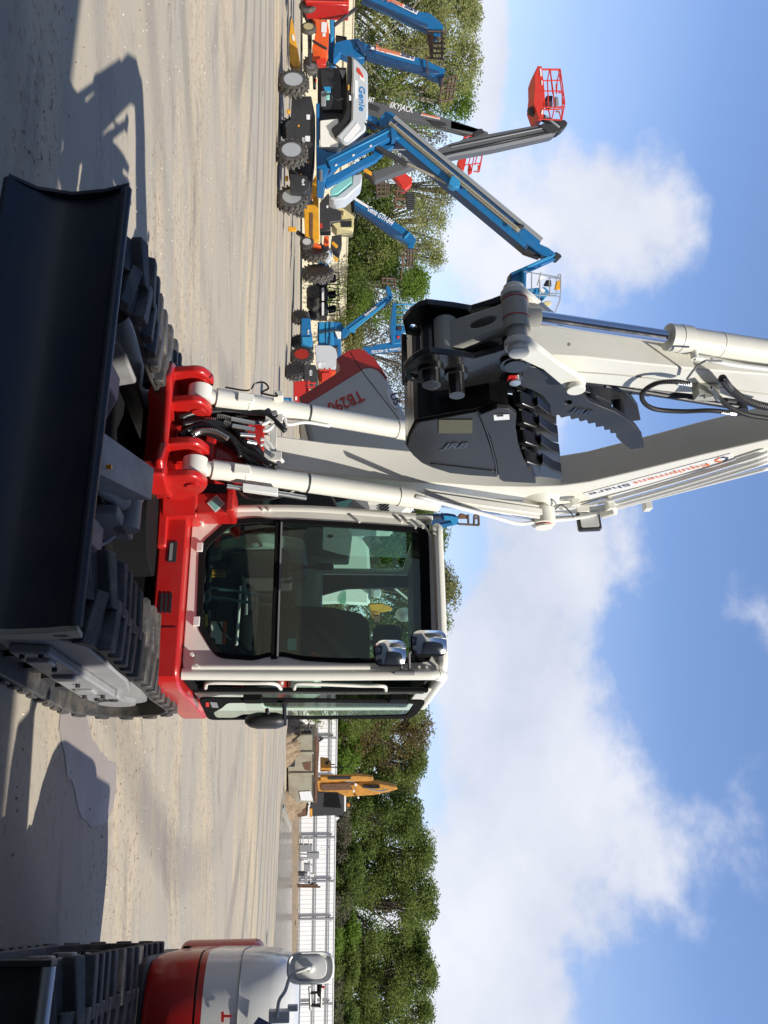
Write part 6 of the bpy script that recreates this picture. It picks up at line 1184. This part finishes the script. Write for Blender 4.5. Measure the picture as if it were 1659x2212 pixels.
fl,A,u,n,Ln=fence_x(4,52,YF,.15,3.35,0,'corrugated_fence','long white corrugated metal fence with grey posts and rails behind the dirt verge',.40,'fence_white')
for hz in (.35,1.75,2.95):
    m=MB(); m.box8(A+n*.10+np.array((0,0,hz)),u*Ln,n*.06,(0,0,.11)); m.build('rail','galv',fl)
zf=Z(850,2600,2.765)
xs=[P(*zf((400,y)),YF)[0] for y in (-1050,-700,-350,175,560,890,1250,1640,1990)]
for x in xs:
    m=MB(); m.box8((x,YF-.16,.05),(.16,0,0),(0,-.16,0),(0,0,3.4)); m.build('post','galv',fl)
fl2,A,u,n,Ln=fence_x(4,-40,YF,.15,3.3,0,'corrugated_fence','beige boundary fence behind the row of parked lifts at left',.5,'fence_beige',52.)
for hz in (1.6,2.9):
    m=MB(); m.box8(A+n*.08+np.array((0,0,hz)),u*Ln,n*.05,(0,0,.09)); m.build('rail','fence_beige',fl2)
# ---- trees
def leaves(name,mat,cl,rad,n,size,parent,flat=.8):
    """cl: cluster centres (k,3), leaves scattered round them"""
    k=len(cl); idx=rng.integers(0,k,n); d=rng.normal(0,1,(n,3)); d/=np.linalg.norm(d,axis=1)[:,None]; r=rad[idx]*(rng.random(n)**.6)*1.15
    c=cl[idx]+d*r[:,None]*np.array((1,1,flat))
    a=rng.normal(0,1,(n,3)); a[:,2]=a[:,2]*.6; a/=np.linalg.norm(a,axis=1)[:,None]; b=np.cross(a,rng.normal(0,1,(n,3))); b/=np.linalg.norm(b,axis=1)[:,None]
    s=size*(.6+.8*rng.random(n))[:,None]
    v=np.stack([c-a*s*.5,c+b*s*.28,c+a*s*.6,c-b*s*.28],1).reshape(-1,3)-CUR[1]
    me=bpy.data.meshes.new(name); me.vertices.add(4*n); me.vertices.foreach_set('co',v.astype(np.float32).ravel()); me.loops.add(4*n); me.loops.foreach_set('vertex_index',np.arange(4*n,dtype=np.int32)); me.polygons.add(n); me.polygons.foreach_set('loop_start',np.arange(0,4*n,4,dtype=np.int32)); me.update(calc_edges=True); me.materials.append(MATS[mat])
    o=bpy.data.objects.new(name,me); COL.objects.link(o); o.parent=parent; return o
def tree(x,Y,h,w,mat,label,n=7000,size=.34,bark='bark',low=.12,dens=1.,group=None,trunk=True,name='tree',depth=None,ncl=None):
    r=thing(name,(x,Y,0),label,'tree' if h>4 else 'shrub',group)
    k=ncl or int(34+w*h*.55); cl=[];rad=[]
    for i in range(k):
        t=rng.random(); zz=h*(low+(1-low)*t**.8); ww=w*.5*math.sin(PI*min(1,max(.1,(t*.82+.16))))**.7*(.85+.3*rng.random()); an=rng.random()*2*PI; rr_=ww*(rng.random()**.5)
        cl.append((x+math.cos(an)*rr_,Y+math.sin(an)*rr_*.7,zz-rng.random()*h*.04)); rad.append((.07+.07*rng.random())*(w+h*.6)*.8)
    cl=np.array(cl); rad=np.array(rad)*.82; cl[:,2]=np.minimum(cl[:,2],h-rad*.75)
    if trunk:
        m=MB(); tw=.035*h*.5+.05; m.tube([(x,Y,-.1),(x+.1*w*(rng.random()-.5),Y,h*.3),(x+.2*w*(rng.random()-.5),Y,h*.62),(x,Y,h*.9)],[tw,tw*.75,tw*.45,tw*.12],n=8)
        for i in range(0,k,2):
            c=cl[i]; z0=max(h*.12,c[2]*.55); m.tube([(x,Y,z0),((x+c[0])/2,(Y+c[1])/2,(z0+c[2])/2+.3),tuple(c)],[tw*.5,tw*.3,tw*.12],n=5)
        m.build('trunk',bark,r,smooth=True)
    leaves('crown',mat,cl,rad,int(n*1.7),size*.8,r)
    return r
def TX(y,Y): return (y-1106)/F*Y
def TH(x,y,Y): return P(x,y,Y)[2]
G1='oaks in a row beyond the white fence'
right=[(1575,82,935,8.5,'leaf_brown','browned tree just right of the excavator cab',6500),(1640,84,922,8,'leaf_green','green tree behind the yellow excavator boom',6500),(1700,86,905,8,'leaf_olive','olive brown tree right of the yellow excavator boom',5500),
 (1760,83,912,8.5,'leaf_dark','dark green tree above the yellow excavator cab',7500),(1850,85,940,9.5,'leaf_green','tall green tree above the electrical boxes',9000),(1950,84,945,9.5,'leaf_green','tallest wide green tree left of the oval mirror',9000),(2040,86,925,8,'leaf_dark','dark tree directly over the oval mirror',7500),(2110,84,945,8.5,'leaf_green','bright sided green tree just right of the oval mirror',8000),(2190,85,938,9.5,'leaf_green','green tree at the right end of the tree row',8000)]
for y,Y,x,w,mt,lb,n in right: tree(TX(y,Y),Y,TH(x,y,Y),w,mt,lb,n=n*2,size=.28,low=.05,group=G1)
for i,(y,Y,h,mt) in enumerate(((1620,80,6,'leaf_bright'),(1720,80,5,'leaf_grey'),(1800,80,5,'leaf_grey'),(1880,80,6.5,'leaf_dark'),(1930,80,5.5,'leaf_grey'),(2010,80,6,'leaf_bright'),(2090,80,6,'leaf_green'),(2150,80,5,'leaf_grey'),(2200,80,6,'leaf_dark'))):
    tree(TX(y,Y),Y,h,7,mt,['bright green low tree behind the dumpster','grey twiggy shrub behind the dumpster end','grey twiggy bush above the yellow cab','dark undergrowth above the grey wall box','grey twigs over the fence near the wall boxes','bright leafy bush left of the oval mirror','green bush hidden behind the oval mirror','grey bush right of the oval mirror','dark bush at the far right behind the fence'][i],n=6000,size=.26,low=.2,trunk=False,name='shrub',group='bushes along the white fence')
G2='trees in a row beyond the parked lifts'
left=[(20,62,1040,8,'leaf_pale','tall green tree at the far left above the first blue boom',9000),(110,60,1045,8,'leaf_pale','tall tree behind the two blue booms with white stickers',10000),(200,62,1030,7,'leaf_bright','bright green tree beside the small fork carriage',7500),(-60,62,1030,8,'leaf_dark','tree cut off by the left edge',5000),
 (270,66,975,6,'leaf_grey','thin grey tree behind the dark grey boom',3000),(400,68,985,8,'leaf_olive','sparse tree behind the red boom',4200),(480,66,970,7,'leaf_pale','sparse open tree behind the long blue lettered boom',3600),(540,66,965,6,'leaf_pale','open crowned tree over the small blue boom tip',3800),(610,66,925,7,'leaf_bright','bright rounded tree left of the blue basket',8500),(680,70,880,6,'leaf_grey','bare grey tree behind the blue basket lift',2600),(760,72,900,8,'leaf_grey','bare pale tree above the raised hood',3000),(860,72,915,8,'leaf_grey','pale thin tree right of the raised hood',2600)]
for y,Y,x,w,mt,lb,n in left: tree(TX(y,Y),Y,TH(x,y,Y),w,mt,lb,n=n*(1.5 if mt in('leaf_pale','leaf_olive','leaf_grey') else 1.9),size=.20,low=.10,group=G2,bark='bark_pale')
for y,Y,h,mt,lb in ((340,66,7,'leaf_green','low green tree behind the red mast forks'),(450,66,7,'leaf_dark','dark low tree behind the cream machine'),(560,66,7.5,'leaf_dark','dark low tree right of the long blue boom'),(640,68,6,'leaf_green','green low tree behind the black buggies'),(720,68,5,'leaf_olive','olive low bush behind the blue lift arm'),(820,70,6,'leaf_olive','olive low bush behind the raised hood')):
    tree(TX(y,Y),Y,h,7,mt,lb,n=7000,size=.22,low=.25,trunk=False,name='shrub',group='low growth beyond the left fence')
mid=[(1010,72,900,8,'leaf_green','green tree between the two boom cylinders'),(1120,70,940,8,'leaf_green','green tree right behind the cab corner'),(1180,66,985,6,'leaf_green','leafy tree top showing above the cab roof left'),(1270,66,992,7,'leaf_olive','loose tree top showing above the cab roof middle'),(1350,68,975,6,'leaf_green','small tree top behind the upper mirror'),(1440,74,930,8,'leaf_green','tree behind the cab door pillar'),(1500,76,925,8,'leaf_green','tree behind the open cab door')]
for y,Y,x,w,mt,lb in mid: tree(TX(y,Y),Y,TH(x,y,Y),w,mt,lb,n=9000,size=.24,low=.1,group='trees behind the cab')
# ---- world
W=bpy.data.worlds.new('World'); SC.world=W; W.use_nodes=True; nt=W.node_tree; N=nt.nodes; K=nt.links; N.clear()
S=unit((.64,-.65,1.0)); elev=math.asin(S[2]); 
out=N.new('ShaderNodeOutputWorld'); bg=N.new('ShaderNodeBackground'); sky=N.new('ShaderNodeTexSky'); sky.sky_type='NISHITA'; sky.sun_disc=False; sky.sun_elevation=elev; sky.sun_rotation=math.atan2(S[0],S[1]); sky.air_density=1.0; sky.dust_density=.6; sky.ozone_density=1.6
tc=N.new('ShaderNodeTexCoord')
nrmz=N.new('ShaderNodeVectorMath'); nrmz.operation='NORMALIZE'; K.new(tc.outputs['Generated'],nrmz.inputs[0])
def dirof(x,y): return unit(ray(x,y))
def math2(op,a,b_=None):
    m=N.new('ShaderNodeMath'); m.operation=op
    for i,v in enumerate((a,b_)):
        if v is None: continue
        if isinstance(v,(int,float)): m.inputs[i].default_value=v
        else: K.new(v,m.inputs[i])
    return m.outputs[0]
no=N.new('ShaderNodeTexNoise'); no.inputs['Scale'].default_value=5.5; no.inputs['Detail'].default_value=10; no.inputs['Roughness'].default_value=.58
mp=N.new('ShaderNodeMapping'); mp.inputs['Scale'].default_value=(1,1,1.3); K.new(nrmz.outputs[0],mp.inputs['Vector']); K.new(mp.outputs[0],no.inputs['Vector'])
no3=N.new('ShaderNodeTexNoise'); no3.inputs['Scale'].default_value=2.5; no3.inputs['Detail'].default_value=4; K.new(mp.outputs[0],no3.inputs['Vector'])
# big soft masses, each at its own bearing: (x,y, half height along the photo x, half width along y, weight)
blobs=[(1130,1780,150,330,1.15),(1060,2120,170,300,1.1),(1260,1960,90,130,.9),(1120,1380,90,260,.55),(1330,400,95,130,.75),(1420,480,70,110,.7),(1330,570,100,130,.42),(1180,60,80,160,.35),(1060,140,30,90,.8),(1060,430,90,260,.4),(1420,1870,60,90,.45),(1500,1660,80,100,.28),(1340,1150,70,90,.55),(1010,900,140,500,.35),(1230,1250,110,160,.4),(1600,1350,60,60,.15),(1080,700,120,300,.3)]
acc=None
for bx,by,hx,hy,wt in blobs:
    c=dirof(bx,by); ux=unit(EX-c*(EX@c)); uy=unit(EY-c*(EY@c))
    sb=N.new('ShaderNodeVectorMath'); sb.operation='SUBTRACT'; K.new(nrmz.outputs[0],sb.inputs[0]); sb.inputs[1].default_value=tuple(c)
    def dotn(v,s):
        d=N.new('ShaderNodeVectorMath'); d.operation='DOT_PRODUCT'; K.new(sb.outputs[0],d.inputs[0]); d.inputs[1].default_value=tuple(v/s); return d.outputs['Value']
    a=dotn(ux,hx/F*1.35); b_=dotn(uy,hy/F*1.35); e=dotn(c,.5)
    s=math2('ADD',math2('ADD',math2('MULTIPLY',a,a),math2('MULTIPLY',b_,b_)),math2('MULTIPLY',e,e))
    g=math2('MULTIPLY',math2('POWER',2.718,math2('MULTIPLY',s,-1.0)),wt)
    acc=g if acc is None else math2('MAXIMUM',acc,g) if wt>.6 else math2('ADD',acc,math2('MULTIPLY',g,.8))
dens=math2('ADD',acc,math2('MULTIPLY',math2('SUBTRACT',no.outputs['Fac'],.5),2.1))
mr=N.new('ShaderNodeMapRange'); mr.interpolation_type='SMOOTHSTEP'; mr.inputs['From Min'].default_value=.26; mr.inputs['From Max'].default_value=.82; K.new(dens,mr.inputs['Value'])
# faint veil toward the horizon
sep=N.new('ShaderNodeSeparateXYZ'); K.new(nrmz.outputs[0],sep.inputs[0])
hz=N.new('ShaderNodeMapRange'); hz.inputs['From Min'].default_value=.0; hz.inputs['From Max'].default_value=.38; hz.inputs['To Min'].default_value=.62; hz.inputs['To Max'].default_value=.0; K.new(sep.outputs['Z'],hz.inputs['Value'])
fac=math2('MAXIMUM',mr.outputs['Result'],math2('MULTIPLY',hz.outputs['Result'],math2('ADD',.6,math2('MULTIPLY',no3.outputs['Fac'],.8))))
fac=math2('MINIMUM',math2('MULTIPLY',fac,.93),.93)
cc=N.new('ShaderNodeMix'); cc.data_type='RGBA'; cr=N.new('ShaderNodeMapRange'); cr.inputs['From Min'].default_value=.38; cr.inputs['From Max'].default_value=.62; K.new(math2('ADD',math2('MULTIPLY',no3.outputs['Fac'],.5),math2('MULTIPLY',no.outputs['Fac'],.5)),cr.inputs['Value']); K.new(cr.outputs['Result'],cc.inputs['Factor']); cc.inputs['A'].default_value=(6.2,6.6,7.7,1); cc.inputs['B'].default_value=(8.6,8.7,9.4,1)
tint=N.new('ShaderNodeMix'); tint.data_type='RGBA'; tint.blend_type='MULTIPLY'; tint.inputs['Factor'].default_value=1; K.new(sky.outputs[0],tint.inputs['A']); tint.inputs['B'].default_value=(1.55,1.62,1.88,1)
mx=N.new('ShaderNodeMix'); mx.data_type='RGBA'; K.new(fac,mx.inputs['Factor']); K.new(tint.outputs['Result'],mx.inputs['A']); K.new(cc.outputs['Result'],mx.inputs['B'])
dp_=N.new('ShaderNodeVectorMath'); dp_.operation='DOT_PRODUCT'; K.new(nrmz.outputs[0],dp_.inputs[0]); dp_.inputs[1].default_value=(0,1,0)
dm=N.new('ShaderNodeMapRange'); dm.interpolation_type='SMOOTHSTEP'; dm.inputs['From Min'].default_value=.05; dm.inputs['From Max'].default_value=.72; dm.inputs['To Min'].default_value=.5; dm.inputs['To Max'].default_value=1.0; K.new(dp_.outputs['Value'],dm.inputs['Value'])  # sky dimmed away from the view direction to cut fill light
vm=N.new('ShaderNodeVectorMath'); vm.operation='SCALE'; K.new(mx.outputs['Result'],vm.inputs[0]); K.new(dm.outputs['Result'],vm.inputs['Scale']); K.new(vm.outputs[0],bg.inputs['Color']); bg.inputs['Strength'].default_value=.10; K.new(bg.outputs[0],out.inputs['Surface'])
sl=bpy.data.lights.new('sun','SUN'); sl.energy=5.0; sl.angle=math.radians(.53); sl.color=(1,.95,.86); so=bpy.data.objects.new('sun',sl); COL.objects.link(so); so.rotation_euler=Vector(S).to_track_quat('Z','Y').to_euler()
# ---- camera
cd=bpy.data.cameras.new('camera'); co=bpy.data.objects.new('camera',cd); COL.objects.link(co); cd.sensor_fit='VERTICAL'; cd.sensor_height=36; cd.sensor_width=27; cd.lens=F/2212*36; cd.clip_end=3000; cd.clip_start=.05
M=Matrix(((EX[0],-EY[0],-_W[0],0),(EX[1],-EY[1],-_W[1],0),(EX[2],-EY[2],-_W[2],H),(0,0,0,1))); co.matrix_world=M; SC.camera=co
SC.view_settings.view_transform='Standard'; SC.view_settings.look='None'; SC.view_settings.exposure=0.1; SC.view_settings.gamma=1
SC.cycles.max_bounces=8; SC.cycles.transparent_max_bounces=16
SC.render.resolution_x=768; SC.render.resolution_y=1024

# ---- split meshes that hold several separate pieces into one object each
def split_pieces(names,gap=.009):
    for o in list(bpy.data.objects):
        if o.type!='MESH' or o.name.split('.')[0] not in names: continue
        me=o.data; n=len(me.vertices); par=list(range(n))
        def find(i):
            while par[i]!=i: par[i]=par[par[i]]; i=par[i]
            return i
        for e in me.edges: a,b=find(e.vertices[0]),find(e.vertices[1]); par[a]=b
        isl={}
        for i in range(n): isl.setdefault(find(i),[]).append(i)
        co=np.array([v.co[:] for v in me.vertices]); boxes=[[co[v].min(0),co[v].max(0),list(v)] for v in isl.values()]
        ch=True
        while ch:
            ch=False
            for i in range(len(boxes)):
                for j in range(i+1,len(boxes)):
                    if (boxes[i][0]-gap<boxes[j][1]).all() and (boxes[j][0]-gap<boxes[i][1]).all():
                        boxes[i]=[np.minimum(boxes[i][0],boxes[j][0]),np.maximum(boxes[i][1],boxes[j][1]),boxes[i][2]+boxes[j][2]]; boxes.pop(j); ch=True; break
                if ch: break
        if len(boxes)<2: continue
        faces=[tuple(p.vertices) for p in me.polygons]; sm=len(me.polygons)>0 and me.polygons[0].use_smooth
        for k,(_,_,vs) in enumerate(boxes):
            mp_={v:i for i,v in enumerate(vs)}; m2=bpy.data.meshes.new(o.name.split('.')[0]); m2.from_pydata([tuple(co[v]) for v in vs],[],[tuple(mp_[v] for v in f) for f in faces if f[0] in mp_]); m2.materials.append(me.materials[0])
            if sm:
                m2.shade_smooth()
                try: m2.set_sharp_from_angle(angle=math.radians(38))
                except Exception: pass
            if k==0: o.data=m2
            else:
                c=o.copy(); c.data=m2; COL.objects.link(c)
split_pieces({'roller','boom_pin','pivot_pin','hose_spring','frame_bolt','clamp_bolt','hose_fitting','pin_mark','clamp_ring','fitting','cylinder_boss','foot_pedal','grease_nipple','pipe_clamp','vent_slot','window_catch','hinge','rear_window','thumb_brace','side_wall','hose_clamp','hydraulic_hose','boom_pipe','loose_hose'})
